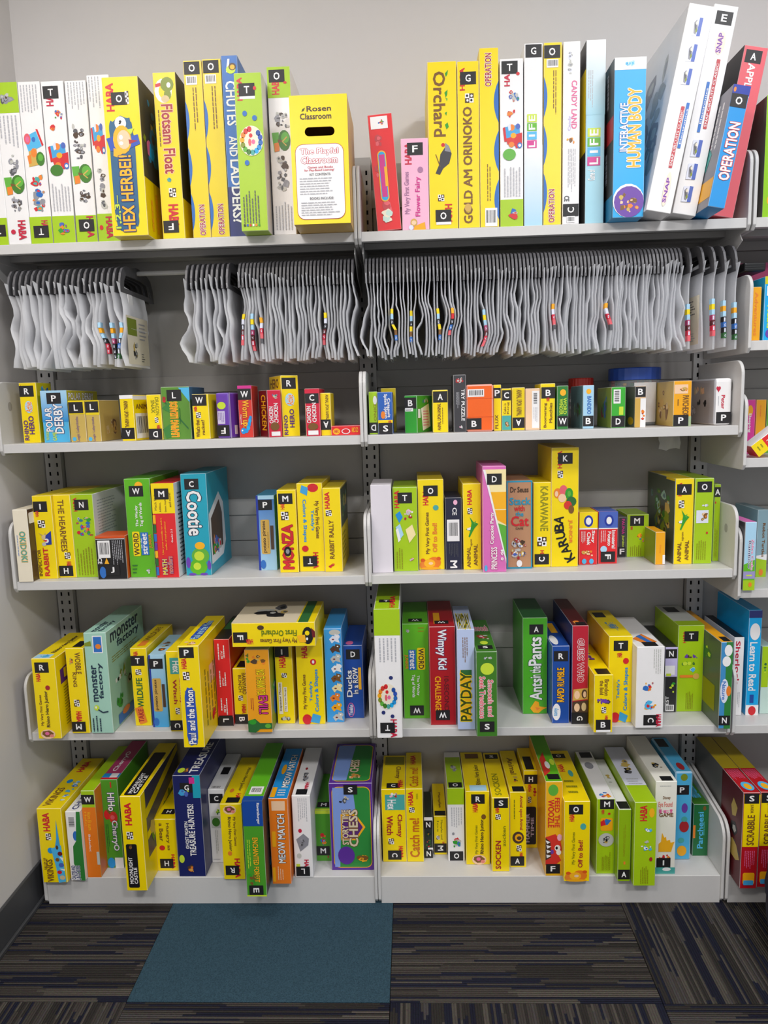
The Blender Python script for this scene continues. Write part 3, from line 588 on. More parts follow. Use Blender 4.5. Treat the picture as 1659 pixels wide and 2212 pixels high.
def R_(*a): return ('r', *a)
c1 = ['SKY', 'YO', 'SKY', 'K', 'RDK', 'RDK']; c2 = ['SKY', 'YO', 'SKY', 'MGR', 'K', 'K', 'K']; c3 = ['SKY', 'YO', 'SKY', 'K', 'BLU', 'K', 'GND']
c4 = ['Y', 'LAVW', 'K', 'REX', 'RDK', 'RDP']; c5 = ['SKY', 'Y', 'SKY', 'MGR', 'REX', 'RDK', 'RDP']; c6 = ['OY', 'RD', 'K', 'BLU', 'RDP']; c7 = ['Y', 'SKY', 'K', 'Y', 'BR', 'BLU']; c8 = ['YO', 'LAVW', 'RDK', 'RDP', 'G1']
A_LAB = 'cloudy clear hanging bag of the small cluster, counting from the left wall'
B_LAB = 'cloudy clear hanging bag of the group of nine, counting from the wide gap'
C_LAB = 'cloudy clear hanging bag of the long run, counting from the middle upright'
bags(-.865, -.575, 20, A_LAB, 'plastic bags hanging by the left wall', 3, {16: c1, 17: c2, 18: c3}, sig=.45,
     special={16: ('clear hanging bag with black and red call number squares near the left cluster end', None), 17: ('clear hanging bag with one maroon and three black call number squares', None), 18: ('clear hanging bag with black, blue and green call number squares', None),
              19: ('last bag of the left cluster, showing a printed insert and white clip', 'R')})
bags(-.425, -.313, 9, B_LAB, 'plastic bags hanging left of the middle upright', 5, {}, sig=.6, special={0: ('first bag after the gap in the first bay, bulging towards it', None), 8: ('clear hanging bag at the end of a group of nine, before a narrow gap', None)})
bags(-.295, -.012, 31, 'cloudy clear hanging bag after the narrow gap, counting towards the middle upright', 'plastic bags packed against the middle upright', 8, {0: c4, 3: c5, 5: c8, 22: c4}, sig=.8,
     special={0: ('clear hanging bag with yellow, black and red squares right after a narrow gap', None), 3: ('clear hanging bag with a wide label ending in many red and pink squares', None), 5: ('clear hanging bag with a thin amber and red label, beside a red squared one', None), 22: ('clear hanging bag with red label squares a hand from the middle upright', None)})
bags(.012, .765, 84, C_LAB, 'plastic bags in the long run', 13, {7: c7, 12: c7, 19: c7, 22: c6, 31: c5, 50: c8, 64: c8}, sig=.85,
     special={0: ('bright clear hanging bag first past the middle upright', None), 22: ('clear hanging bag with orange, blue and pink call number squares in the long run', None), 31: ('clear hanging bag with maroon and pink call number squares in the long run', None), 83: ('last bag of the dense long run, before looser ones showing inserts', None),
              7: ('clear hanging bag with yellow and black squares near the middle upright', None), 64: ('clear hanging bag with a pink squared label well along the long run', None)})
sp = [('clear hanging bag with maroon and red squares, first of the loose end', None), ('clear hanging bag with grey lettered insert facing outwards', 'L'), ('clear hanging bag with amber, maroon and pink squares beside the lettered insert', None), ('clear hanging bag with black, blue and crimson squares near the end', None), ('clear hanging bag with black and green squares, last before the end bracket', None)]
for k, (x, c) in enumerate(((.782, c5), (.812, None), (.838, c5), (.862, c3), (.888, c3))):
    bags(x - .006, x + .006, 1, sp[k][0], 'loose plastic bags at the end of the second rail', 40 + k, {0: c} if c else {}, special={0: sp[k]}, sig=.3)
# ------------------------------------------------------------------ jars, odds and ends
def lathe(m, prof, n, c, cap=True):
    b = len(m.v)
    for r, z in prof: m.v += [(r*math.cos(6.2832*i/n), r*math.sin(6.2832*i/n), z) for i in range(n)]
    for j in range(len(prof)-1):
        for i in range(n): m.f.append((b+j*n+i, b+j*n+(i+1) % n, b+(j+1)*n+(i+1) % n, b+(j+1)*n+i)); m.c.append(c)
    if cap: m.f.append(tuple(b + (len(prof)-1)*n + i for i in range(n))); m.c.append(c); m.f.append(tuple(b + n-1-i for i in range(n))); m.c.append(c)
M_CLEAR = bpy.data.materials.new('clear_jar'); M_CLEAR.use_nodes = True; nt = M_CLEAR.node_tree; p = nt.nodes['Principled BSDF']; p.inputs['Base Color'].default_value = lin('dfe6ea'); p.inputs['Roughness'].default_value = .12; p.inputs['Alpha'].default_value = .3
def jar(label, x, y, z, r, h, lidc, lab):
    root = empty('game_jar', (x, y, z), label, 'jar', 'plastic jars on the upper middle shelf')
    m = MB(); lathe(m, [(r*.9, 0), (r*.97, .004), (r*.97, h*.78), (r*.9, h*.8)], 32, 'W'); link('jar_body', m.mesh('jar_body', M_CLEAR, smooth=True), root)
    m = MB(); n = 48; b0 = 0
    prof = [(r, h*.79), (r, h*.985), (r*.97, h)]
    for q, zz in prof: m.v += [((q + (.0008 if i % 2 else 0))*math.cos(6.2832*i/n), (q + (.0008 if i % 2 else 0))*math.sin(6.2832*i/n), zz) for i in range(n)]
    for j in range(2):
        for i in range(n): m.f.append((j*n+i, j*n+(i+1) % n, (j+1)*n+(i+1) % n, (j+1)*n+i)); m.c.append(lidc)
    m.f.append(tuple(2*n+i for i in range(n))); m.c.append(lidc); link('screw_lid', m.mesh('screw_lid', M_CARTON), root)
    m = MB(); R = random.Random(4)
    for i in range(160):
        a, q, zz = R.random()*6.28, r*.84*math.sqrt(R.random()), .006 + R.random()*h*.7; s = R.uniform(.006, .009); c = R.choice(('RD', 'YO', 'BLU2', 'GN', 'OR', 'W'))
        cx, cy = q*math.cos(a), q*math.sin(a); m.box((cx-s/1.6, cy-s/1.6, zz), (cx+s/1.6, cy+s/1.6, zz + s), c)
    o = link('coloured_counters', m.mesh('coloured_counters', M_CARTON, .0012), root); o['kind'] = 'stuff'
    if lab:
        m = MB()
        for i in range(8):
            a, c = math.radians(-106 + 7*i), math.radians(-99 + 7*i); q = r*.985
            m.poly([(q*math.cos(a), q*math.sin(a), h*.06), (q*math.cos(c), q*math.sin(c), h*.06), (q*math.cos(c), q*math.sin(c), h*.74), (q*math.cos(a), q*math.sin(a), h*.74)], 'W')
        link('paper_label', m.mesh('paper_label', M_STICKER, smooth=True), root)
jar('large clear jar of coloured counters with ribbed blue lid behind the small games', .712, .198, 1.2596, .066, .150, 'BLU3', True)
jar('dark jar with red lid standing behind pale blue and green games', .575, .215, 1.2596, .032, .128, 'RDO', False)
root = empty('plastic_tag', (.81, .2, 1.2372), 'crumpled clear plastic tag hanging below the upper middle shelf', 'tag')
m = MB(); R = random.Random(2); nx = 6
for i in range(nx+1):
    for j in range(4): m.v.append((-.028 + .056*i/nx, R.uniform(-.006, .006), -.045*j/3 + R.uniform(-.004, .004) if j else 0))
for i in range(nx):
    for j in range(3): m.f.append((i*4+j, i*4+j+1, i*4+j+5, i*4+j+4)); m.c.append('W')
link('film', m.mesh('film', M_BAG, smooth=True), root)
# purple box and black rod end at rail height in the third bay
root = empty('game_box', (1.3, .17, 1.459), 'large magenta purple box lying behind the orange one, mostly in shade', 'game box', 'books on the rail height shelf, third bay')
m = MB(); m.box((-.35, 0, 0), (.35, .09, .206), 'MGR'); link('carton', m.mesh('carton', M_CARTON, .0015, 1, .2), root)
m = MB(); m.box((-.35, -.0006, .0), (.35, 0, .03), 'PUD'); link('colour_panel', m.mesh('colour_panel', M_INK), root)
root = empty('rod_end_cap', (.955, .05, 1.625), 'black ribbed plastic rod end above the end bracket, before the purple box', 'rod_end')
m = MB(); m.box((-.03, 0, 0), (.022, .12, .022), 'K'); link('rod_end_body', m.mesh('rod_end_body', M_BLACK, .005, 3), root)
m = MB()
for i in range(3): m.box((-.028, -.001, .005 + .005*i), (.018, 0, .0075 + .005*i), 'K')
link('rib', m.mesh('rib', M_BLACK), root)
# seat at the photo edge
root = empty('floor_pouf', (1.20, -.24, 0), 'dark navy round padded seat on the carpet, cut by the photo edge', 'seat')
M_NAVY = material('navy_fabric', .9, '14162c', noise=.2, scale=200, bump=.2)
m = MB(); lathe(m, [(.22, .0), (.25, .02), (.262, .08), (.262, .2), (.25, .27), (.2, .3)], 40, 'NV'); link('padded_body', m.mesh('padded_body', M_NAVY, smooth=True), root)
m = MB(); lathe(m, [(.262, .138), (.267, .142), (.267, .148), (.262, .152)], 40, 'NV', False); link('piping', m.mesh('piping', M_NAVY, smooth=True), root)
# ------------------------------------------------------------------ the games: measured positions and sizes in metres
BOXES = [
('game_box','game box','white game box cut by the photo edge, lime foot with a black sticker','board games along the top shelf, first bay',-.8694,.004,1.7392,.0507,.3668,.26,0,0,'W',{},[('r',0,.83,1,1,'L'),('s','T',.55,.91,180,0)]),
('game_box','game box','white game box with lime top end, green tree picture, red logo near its foot','board games along the top shelf, first bay',-.8166,.004,1.7392,.0542,.3652,.27,0,0,'W',{},[('r',0,0,1,.185,'L'),('i',.05,.04,.9,.16,'gry',3,8),('m',.05,.2,.92,.4,'d','G2',5),('i',.2,.42,.85,.58,'gry',4,16),('x','treepic',.05,.565,.95,.69),('i',.15,.69,.85,.8,'gry',6,16),('t','HABA',.5,.85,.82,.97,'d','CR',None),('e',.15,.905,.36,.935,'CR')]),
('game_box','game box','white game box with lime foot, upside-down T sticker and little house picture','board games along the top shelf, first bay',-.7619,.004,1.7392,.0527,.3649,.27,0,0,'W',{},[('r',0,.83,1,1,'L'),('m',.08,.02,.9,.19,'d','G2',6),('x','housepic',.08,.29,.95,.52),('i',.1,.53,.9,.82,'toy2',8,18),('t','HABA',.55,.855,.82,.93,'d','CR',None),('s','T',.5,.925,180,0)]),
('game_box','game box','white game box with T sticker at top, red cart picture and lime foot','board games along the top shelf, first bay',-.7064,.004,1.7392,.0534,.3636,.27,0,0,'W',{},[('r',0,.83,1,1,'L'),('t','HABA',.2,.03,.5,.15,'u','CR',None),('s','T',.42,.068,0,0),('i',.3,.165,.95,.24,'toy',9,8),('i',.2,.25,.6,.33,'red',10,5),('x','cart',.1,.36,.98,.54),('e',.12,.51,.7,.58,'GNF'),('m',.1,.62,.95,.8,'u','G2',6),('i',.2,.85,.85,.97,'toy',12,10)]),
('game_box','game box','glossy white game box with grey pieces printed, O sticker on lime foot','board games along the top shelf, first bay',-.6512,.004,1.7392,.0499,.3625,.27,0,0,'W',{},[('r',0,.83,1,1,'L'),('m',.1,.01,.95,.18,'d','G2',6),('i',.1,.25,.85,.5,'gry',13,22),('x','treepic',.02,.51,.98,.635),('i',.15,.65,.9,.78,'gry',15,16),('t','HABA',.55,.84,.85,.97,'d','CR',None),('s','O',.52,.895,0,0)]),
('game_box','game box','white game box with red train picture half hidden behind a large yellow box','board games along the top shelf, first bay',-.5968,.004,1.7392,.0526,.3727,.25,0,0,'W',{},[('r',0,.83,1,1,'L'),('m',.05,.01,.6,.2,'d','G2',4),('x','cart',.02,.27,.62,.47),('i',.1,.52,.6,.82,'gry',17,14),('t','HABA',.4,.85,.7,.98,'d','CR',None),('e',.08,.9,.25,.93,'RD')]),
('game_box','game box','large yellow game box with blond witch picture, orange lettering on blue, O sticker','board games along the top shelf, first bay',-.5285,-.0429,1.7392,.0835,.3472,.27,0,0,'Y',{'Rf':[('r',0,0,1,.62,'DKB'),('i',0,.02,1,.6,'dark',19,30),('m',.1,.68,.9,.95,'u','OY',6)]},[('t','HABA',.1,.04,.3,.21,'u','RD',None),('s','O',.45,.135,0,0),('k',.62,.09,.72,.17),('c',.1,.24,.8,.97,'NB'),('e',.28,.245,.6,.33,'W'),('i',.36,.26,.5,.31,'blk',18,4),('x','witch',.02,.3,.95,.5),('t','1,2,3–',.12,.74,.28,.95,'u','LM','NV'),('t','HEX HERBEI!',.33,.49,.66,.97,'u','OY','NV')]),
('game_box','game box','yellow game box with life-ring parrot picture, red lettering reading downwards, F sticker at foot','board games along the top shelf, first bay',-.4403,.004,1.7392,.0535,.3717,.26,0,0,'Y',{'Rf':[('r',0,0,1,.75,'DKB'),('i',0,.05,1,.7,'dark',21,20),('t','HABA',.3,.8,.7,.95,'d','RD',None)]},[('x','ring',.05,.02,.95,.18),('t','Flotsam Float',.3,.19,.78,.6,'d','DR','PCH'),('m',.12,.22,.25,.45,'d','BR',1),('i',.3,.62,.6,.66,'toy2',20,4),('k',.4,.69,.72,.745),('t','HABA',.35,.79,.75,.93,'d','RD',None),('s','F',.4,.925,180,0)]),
('game_box','game box','tall yellow game box with blue wavy edge and O sticker, beside a life-ring box','board games along the top shelf, first bay',-.3724,.004,1.7392,.0428,.3947,.27,0,0,'Y2',{},[('w',0,.2,.18,.98,'BL','L'),('s','O',.47,.043,0,0),('b',.12,.085,.72,.135,'h'),('m',.42,.15,.72,.4,'d','BR',2),('t','OPERATION',.42,.81,.72,.985,'u','DR','W')]),
('game_box','game box','tall yellow game box with blue wavy edge and O sticker, beside a blue box','board games along the top shelf, first bay',-.3276,.004,1.7392,.0438,.396,.27,0,0,'Y2',{},[('w',0,.2,.18,.98,'BL','L'),('s','O',.47,.043,0,0),('b',.12,.085,.72,.135,'h'),('m',.42,.15,.72,.4,'d','BR',2),('t','OPERATION',.42,.81,.72,.985,'u','DR','W')]),
('game_box','game box','tall blue game box with snake picture and white lettering reading downwards','board games along the top shelf, first bay',-.2854,.004,1.7392,.0376,.4018,.27,0,0,'BL',{},[('r',0,.72,1,1,'NV'),('x','snake',.1,.01,.95,.1),('t','CHUTES',.2,.14,.82,.38,'d','W',None),('t','AND',.25,.44,.72,.55,'d','W',None),('t','LADDERS?',.25,.57,.85,.92,'d','W',None)]),
('game_box','game box','lime game box with T sticker and rainbow ring of counters','board games along the top shelf, first bay',-.2351,-.0464,1.7392,.0621,.342,.27,0,0,'L',{'R':'W'},[('t','HABA',.1,.03,.28,.17,'u','RD',None),('s','T',.45,.105,0,1),('e',.68,.085,.8,.11,'RD'),('e',.25,.235,.42,.27,'BL'),('e',.6,.265,.78,.3,'BL'),('x','wheel',.1,.33,.97,.52),('e',.25,.545,.42,.58,'BL'),('m',.1,.74,.75,.95,'u','G1',6),('f',.1,.955,.75,.97)]),
('game_box','game box','white game box with lime top, O sticker and grey animal pictures','board games along the top shelf, first bay',-.1726,.004,1.7392,.0533,.3721,.27,0,0,'W',{},[('r',0,0,1,.18,'L'),('t','HABA',.2,.06,.5,.16,'u','RD',None),('s','O',.42,.053,0,0),('e',.7,.085,.85,.1,'RD'),('i',.15,.25,.95,.37,'gry',22,18),('x','treepic',.1,.37,.9,.5),('i',.15,.5,.85,.75,'gry',24,26),('m',.1,.8,.9,.97,'u','G2',6)]),
('game_box','game box','wide yellow classroom kit carton with hand hole and white contents label','board games along the top shelf, first bay',-.0728,-.0919,1.7392,.1277,.2717,.2,0,0,'Y',{'side':'TN','hole':(.25,.245,.77,.315)},[('t','Rosen',.3,.085,.72,.125,'h','BRD',None),('t','Classroom',.18,.14,.72,.185,'h','BRD',None),('x','leaf',.2,.09,.28,.13),('rr',.07,.375,.915,.965,'DR'),('rr',.077,.379,.908,.961,'W'),('t','The Playful',.16,.41,.82,.465,'h','W','CR'),('t','Classroom',.17,.475,.8,.525,'h','W','CR'),('t','Games and Books',.28,.547,.72,.565,'h','CR',None),('t','for Play-Based Learning!',.22,.57,.74,.592,'h','CR',None),('t','KIT CONTENTS:',.31,.603,.68,.622,'h','G1',None),('m',.13,.635,.75,.775,'h','G2',7),('t','BOOKS INCLUDE:',.3,.79,.72,.81,'h','G1',None),('m',.14,.825,.85,.94,'h','G2',6)]),
('game_box','game box','leaning red game box with a long window slot and jigsaw pieces','board games along the top shelf, second bay',.0757,.004,1.741,.0566,.2594,.1,-3.7316,0,'RED',{},[('i',.1,.14,.6,.3,'rp',25,5),('i',0,.4,.95,.55,'rp',26,5),('i',.1,.68,.9,.9,'rp',27,6),('r',.1,.02,.8,.125,'W'),('i',.35,.03,.7,.11,'toy',28,6),('st',.26,.31,.62,.75,'OY'),('st',.3,.32,.58,.74,'CY'),('r',.33,.345,.55,.71,'MG'),('r',.5,.45,.62,.62,'OY'),('i',.15,.79,.85,.97,'paper',29,5)]),
('game_box','game box','short pale pink game box with F sticker and fairy picture','board games along the top shelf, second bay',.1382,.004,1.7392,.0635,.2046,.12,0,0,'PK',{},[('t','HABA',.15,.05,.38,.28,'u','CR',None),('s','F',.52,.115,0,0),('t','My Very First Games',.1,.36,.32,.82,'u','PKD',None),('t','Flower Fairy',.5,.42,.72,.85,'u','MG',None),('e',.6,.31,.8,.375,'PKD'),('x','fairy',.2,.86,.9,1)]),
('game_box','game box','yellow game box with dark lettering, green leaves and a black raven, O sticker at foot','board games along the top shelf, second bay',.2046,.004,1.7392,.0667,.3679,.27,0,0,'Y',{},[('t','Orchard',.2,.06,.6,.44,'d','BR',None),('x','leaves',.58,.05,.85,.4),('x','raven',.2,.48,.8,.67),('k',.3,.79,.52,.83),('t','HABA',.55,.85,.78,.97,'d','RD',None),('s','O',.48,.92,180,2)]),
('game_box','game box','narrow yellow game box with brown slanted lettering and G sticker','board games along the top shelf, second bay',.2644,.004,1.7392,.0493,.3662,.27,0,0,'Y',{},[('t','HABA',.12,.04,.34,.17,'u','RD',None),('s','G',.5,.1,0,0),('k',.35,.19,.75,.245),('t','GOLD AM ORINOKO',.25,.27,.65,.97,'u','BR',None),('e',.28,.85,.6,.9,'TN')]),
('game_box','game box','tall yellow game box with blue wavy edge, upside-down red lettering at top','board games along the top shelf, second bay',.3122,.004,1.7392,.0436,.3925,.27,0,0,'Y',{},[('w',.75,.16,1,.98,'BL','R'),('t','OPERATION',.3,.03,.62,.21,'u','DR','W'),('m',.35,.62,.6,.85,'u','BR',2),('b',.25,.89,.9,.995,'h')]),
('game_box','game box','white game box with T sticker and red cart picture, beside a tall white-to-blue box','board games along the top shelf, second bay',.3636,.004,1.7392,.0531,.3675,.27,0,0,'W',{},[('r',0,.835,1,1,'L'),('t','HABA',.2,.03,.42,.16,'u','CR',None),('s','T',.42,.052,0,0),('e',.7,.08,.85,.1,'RD'),('i',.3,.18,.9,.27,'toy',31,10),('i',.2,.29,.8,.35,'red',32,5),('x','cart',.12,.37,.95,.53),('e',.12,.53,.68,.6,'GNL'),('m',.15,.64,.92,.82,'u','G2',6),('i',.2,.86,.85,.97,'toy',34,8)]),
('game_box','game box','tall white-to-blue game box with four-colour letter tiles and G sticker','board games along the top shelf, second bay',.4138,.004,1.7392,.0419,.3979,.27,0,0,'W',{},[('gr',0,.55,1,1,'W','SKY'),('s','G',.5,.042,0,0),('x','life',.15,.38,.68,.57)]),
('game_box','game box','tall yellow game box with O sticker and blue wavy edge, between two white boxes','board games along the top shelf, second bay',.4577,.004,1.7392,.0409,.3978,.27,0,0,'Y',{},[('w',0,.16,.2,.95,'BL','L'),('s','O',.45,.05,0,0),('b',.15,.09,.8,.135,'h'),('m',.5,.15,.75,.4,'d','BR',2),('t','OPERATION',.3,.8,.62,.985,'u','DR','W')]),
('game_box','game box','tall white game box with pink lettering and C sticker near its foot','board games along the top shelf, second bay',.5006,.004,1.7392,.0385,.3981,.27,0,0,'W',{},[('i',.2,.04,.6,.2,'dots',35,10),('t','CANDY LAND',.5,.21,.82,.47,'d','PK2',None),('t','Candy',.3,.4,.5,.48,'u','LAV',None),('i',.1,.5,.8,.56,'orn',36,6),('m',.3,.58,.8,.82,'d','G2',5),('t','CE',.1,.84,.4,.87,'d','G1',None),('s','C',.5,.92,270,0),('b',.25,.955,.75,.99,'h')]),
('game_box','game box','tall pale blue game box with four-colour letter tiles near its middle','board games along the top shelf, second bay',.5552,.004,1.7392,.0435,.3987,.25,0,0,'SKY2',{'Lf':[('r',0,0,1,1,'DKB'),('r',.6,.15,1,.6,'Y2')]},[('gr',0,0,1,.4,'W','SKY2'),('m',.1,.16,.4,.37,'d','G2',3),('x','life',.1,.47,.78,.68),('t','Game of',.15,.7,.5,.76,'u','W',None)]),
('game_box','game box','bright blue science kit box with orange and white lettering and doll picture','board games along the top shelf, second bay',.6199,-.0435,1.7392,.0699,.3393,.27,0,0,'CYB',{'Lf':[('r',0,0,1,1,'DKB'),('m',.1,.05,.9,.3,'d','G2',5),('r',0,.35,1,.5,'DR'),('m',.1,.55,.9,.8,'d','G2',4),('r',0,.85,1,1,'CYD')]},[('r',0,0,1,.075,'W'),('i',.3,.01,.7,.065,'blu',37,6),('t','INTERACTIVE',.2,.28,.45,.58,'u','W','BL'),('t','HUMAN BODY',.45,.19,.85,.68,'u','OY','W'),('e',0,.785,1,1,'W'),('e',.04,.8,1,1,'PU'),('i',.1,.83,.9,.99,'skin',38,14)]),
('game_box','game box','tallest white electronics kit box, leaning, three part pictures near its top','board games along the top shelf, second bay',.6823,-.063,1.7446,.0552,.4333,.3,11.1044,0,'W',{'Lf':[('i',.1,.1,.95,.9,'gryd',42,26)]},[('x','pcb',.3,.06,.65,.15),('x','pcb',.3,.185,.65,.27),('x','pcb',.3,.3,.65,.38),('rr',.52,.48,.66,.78,'RD2'),('t','SNAP CIRCUITS CLASSIC',.54,.5,.64,.77,'u','W',None),('rr',.7,.46,.82,.68,'BLU'),('t','Electronics',.73,.49,.8,.66,'u','W',None),('e',.5,.8,.75,.97,'CRM'),('t','SNAP',.55,.83,.68,.95,'u','PU','PK')]),
('game_box','game box','tallest white electronics kit box with E sticker, leaning against its twin','board games along the top shelf, second bay',.751,-.0292,1.744,.0531,.4455,.28,10.3557,0,'W',{},[('s','E',.5,.06,0,0),('e',.35,.12,.75,.23,'CRM'),('t','SNAP',.42,.13,.62,.22,'u','PU','PK'),('rr',.55,.25,.7,.58,'RD2'),('t','SNAP CIRCUITS CLASSIC',.57,.27,.67,.57,'u','W',None),('rr',.33,.36,.45,.6,'BLU'),('t','Electronics',.35,.39,.43,.56,'u','W',None),('x','pcb',.25,.635,.65,.72),('x','pcb',.25,.75,.65,.83),('x','pcb',.25,.86,.65,.94)]),
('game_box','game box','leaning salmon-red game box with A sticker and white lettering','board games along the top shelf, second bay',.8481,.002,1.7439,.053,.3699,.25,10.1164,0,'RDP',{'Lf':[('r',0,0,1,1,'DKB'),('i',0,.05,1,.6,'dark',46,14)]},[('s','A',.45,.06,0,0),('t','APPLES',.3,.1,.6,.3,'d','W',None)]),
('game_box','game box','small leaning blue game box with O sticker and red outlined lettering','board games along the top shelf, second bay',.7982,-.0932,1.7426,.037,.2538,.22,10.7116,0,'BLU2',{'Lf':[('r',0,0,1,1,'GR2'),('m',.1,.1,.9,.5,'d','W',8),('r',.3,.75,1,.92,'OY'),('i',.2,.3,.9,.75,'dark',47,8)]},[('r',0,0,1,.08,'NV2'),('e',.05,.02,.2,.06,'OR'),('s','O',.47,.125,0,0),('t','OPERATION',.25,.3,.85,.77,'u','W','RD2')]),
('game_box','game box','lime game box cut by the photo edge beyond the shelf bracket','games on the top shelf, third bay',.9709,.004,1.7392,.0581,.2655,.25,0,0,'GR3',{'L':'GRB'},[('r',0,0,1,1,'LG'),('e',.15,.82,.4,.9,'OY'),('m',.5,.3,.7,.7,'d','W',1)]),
('game_box','game box','narrow yellow game box with R sticker and purple lettering, first on its shelf','small games on the upper middle shelf, first bay',-.8487,.0359,1.2598,.0441,.1519,.08,0,0,'Y',{'Rf':[('i',.2,0,1,.3,'blu',50,8)]},[('t','HABA',.05,.04,.12,.2,'u','RD',None),('s','R',.42,.14,0,0),('e',.25,.3,.7,.5,'SKY'),('t','Active',.3,.32,.65,.48,'u','OR','W'),('t','RHINO',.1,.62,.35,.95,'u','PUD',None),('t','HERO',.4,.55,.7,.85,'u','PUD',None)]),
('game_box','game box','blue game box with big white lettering and P sticker','small games on the upper middle shelf, first bay',-.7787,.025,1.2598,.0666,.1304,.187,0,0,'SKB',{'R':'LYL','Rf':[('t','POLAR DERBY',.05,.05,.85,.18,'h','W','G1')]},[('gr',0,0,1,.6,'SKY','BLU2'),('s','P',.5,.15,0,0),('t','POLAR',.12,.32,.38,.78,'u','W','NV'),('t','DERBY',.46,.26,.78,.82,'u','W','NV'),('t','THE WORLD',.1,.78,.2,.95,'u','LM',None),('t','GAME',.35,.8,.5,.96,'u','LM',None)]),
('game_box','game box','small tan game box with L sticker, next to the blue box','small games on the upper middle shelf, first bay',-.7175,.0133,1.2598,.0406,.1037,.1,0,0,'TAN',{},[('r',0,0,1,.33,'Y2'),('s','L',.4,.17,0,0),('t','Logic Labyrinths',.38,.38,.6,.98,'u','PUB',None),('e',.1,.87,.35,.97,'SKB')]),
('game_box','game box','small tan game box with L sticker and open tan side','small games on the upper middle shelf, first bay',-.679,.0159,1.2598,.0352,.1033,.13,0,0,'TAN',{'Rf':[('i',.2,.4,.9,.9,'tan',51,10)]},[('r',0,0,1,.35,'Y2'),('s','L',.45,.16,0,0),('t','Logic Labyrinths',.4,.4,.62,.98,'u','PUB',None),('e',.08,.88,.35,.98,'SKB')]),
('game_box','game box','small yellow game box with upside-down A sticker and white barcode on its side','small games on the upper middle shelf, first bay',-.5876,.006,1.2598,.0358,.1135,.12,0,-8,'Y',{'R':'Y','Rf':[('r',0,.02,1,.1,'W'),('t','ANIMAL',.1,.2,.8,.3,'h','BR',None),('b',.05,.4,.6,.95,'h'),('i',.6,.5,1,.85,'grn',52,6)]},[('r',0,0,1,.08,'W'),('t','ANIMAL UPON ANIMAL',.3,.12,.6,.7,'d','BR',None),('s','A',.45,.83,180,0)]),
('game_box','game box','small yellow game box with upside-down D sticker near its foot','small games on the upper middle shelf, first bay',-.5258,.0255,1.2598,.0358,.1131,.1,0,0,'Y',{},[('t','DRAGON',.6,.06,.85,.45,'d','OLV',None),('t','SNAX',.3,.12,.55,.4,'d','OLV',None),('k',.5,.5,.75,.62),('t','HABA',.62,.67,.85,.76,'d','RD',None),('s','D',.45,.87,180,0)]),
('game_box','game box','green jungle game box with white-flecked top edge, orange lettering and L sticker','small games on the upper middle shelf, first bay',-.471,.0277,1.2598,.0717,.131,.14,0,0,'GRL',{'R':'BLD'},[('p',[(.62,.02),(1,.02),(1,.3)],'SKB'),('p',[(.1,.25),(.9,.78),(.9,.82),(.1,.3)],'GND'),('p',[(0,.4),(.35,.25),(.3,.5)],'GND2'),('p',[(0,.8),(.5,.6),(.6,.9),(.1,.98)],'GND2'),('i',0,.1,.2,.45,'rd2',53,4),('s','L',.46,.16,0,0),('t','LEAPING LIZARDS',.3,.28,.55,.95,'u','OR','Y'),('m',.6,.3,.68,.7,'u','GND',1)]),
('game_box','game box','small yellow game box with W sticker and brown handwritten question','small games on the upper middle shelf, first bay',-.4037,.0088,1.2598,.0415,.1109,.1,0,-3,'Y',{},[('s','W',.42,.135,0,0),('t','HABA',.1,.27,.28,.38,'u','RD',None),('k',.2,.4,.5,.53),('t',"What's that",.15,.56,.38,.95,'u','BR',None),('t','racket?',.5,.57,.68,.9,'u','BR',None)]),
('game_tin','game tin','purple game tin with rounded edges and upside-down F sticker','small games on the upper middle shelf, first bay',-.3516,.02,1.2598,.0363,.1128,.08,0,-14,'PUR',{'R':'PUR','bev':.006,'Rf':[('r',.02,0,.08,1,'LAV'),('r',.3,.72,.5,.92,'W')]},[('e',.1,.2,.75,.36,'LM'),('r',.1,.4,.65,.68,'PPL'),('m',.15,.43,.6,.66,'d','PU',4),('s','F',.42,.83,180,0)]),
('game_box','game box','narrow red game box with W sticker, yellow lettering and blue worm','small games on the upper middle shelf, first bay',-.2971,.0319,1.2598,.0349,.1291,.08,0,0,'RDO',{},[('r',0,0,1,.07,'MG'),('s','W',.45,.165,0,0),('t','Worm up!',.15,.28,.75,.8,'d','OY','DR'),('x','worm',.1,.58,.95,.93),('t','Gigamic',.1,.55,.2,.75,'d','W',None)]),
('game_box','game box','small crimson game box with white lettering and side turned out','small games on the upper middle shelf, first bay',-.2198,.0088,1.2598,.0348,.1159,.075,0,27,'RDK',{'L':'RDD','Lf':[('t','CHICKEN',.3,.1,.8,.85,'d','OY',None)]},[('i',.3,.05,.85,.22,'toy',54,7),('t','CHICKEN',.1,.35,.38,.7,'u','W',None),('t','CHICKEN',.45,.28,.75,.7,'u','W',None),('e',.15,.68,.8,.86,'BR'),('r',.2,.88,.85,.97,'W')]),
('game_box','game box','taller yellow game box with R sticker and purple lettering','small games on the upper middle shelf, first bay',-.1839,.036,1.2598,.0448,.1512,.1,0,27,'Y',{'Lf':[('t','HERO',.1,.05,.8,.2,'h','BR',None)]},[('s','R',.45,.13,0,0),('e',.2,.29,.75,.5,'SKY'),('t','Active',.28,.32,.66,.48,'u','OR','W'),('t','RHINO',.08,.65,.3,.97,'u','PUD',None),('t','HERO',.42,.55,.68,.85,'u','PUD',None)]),
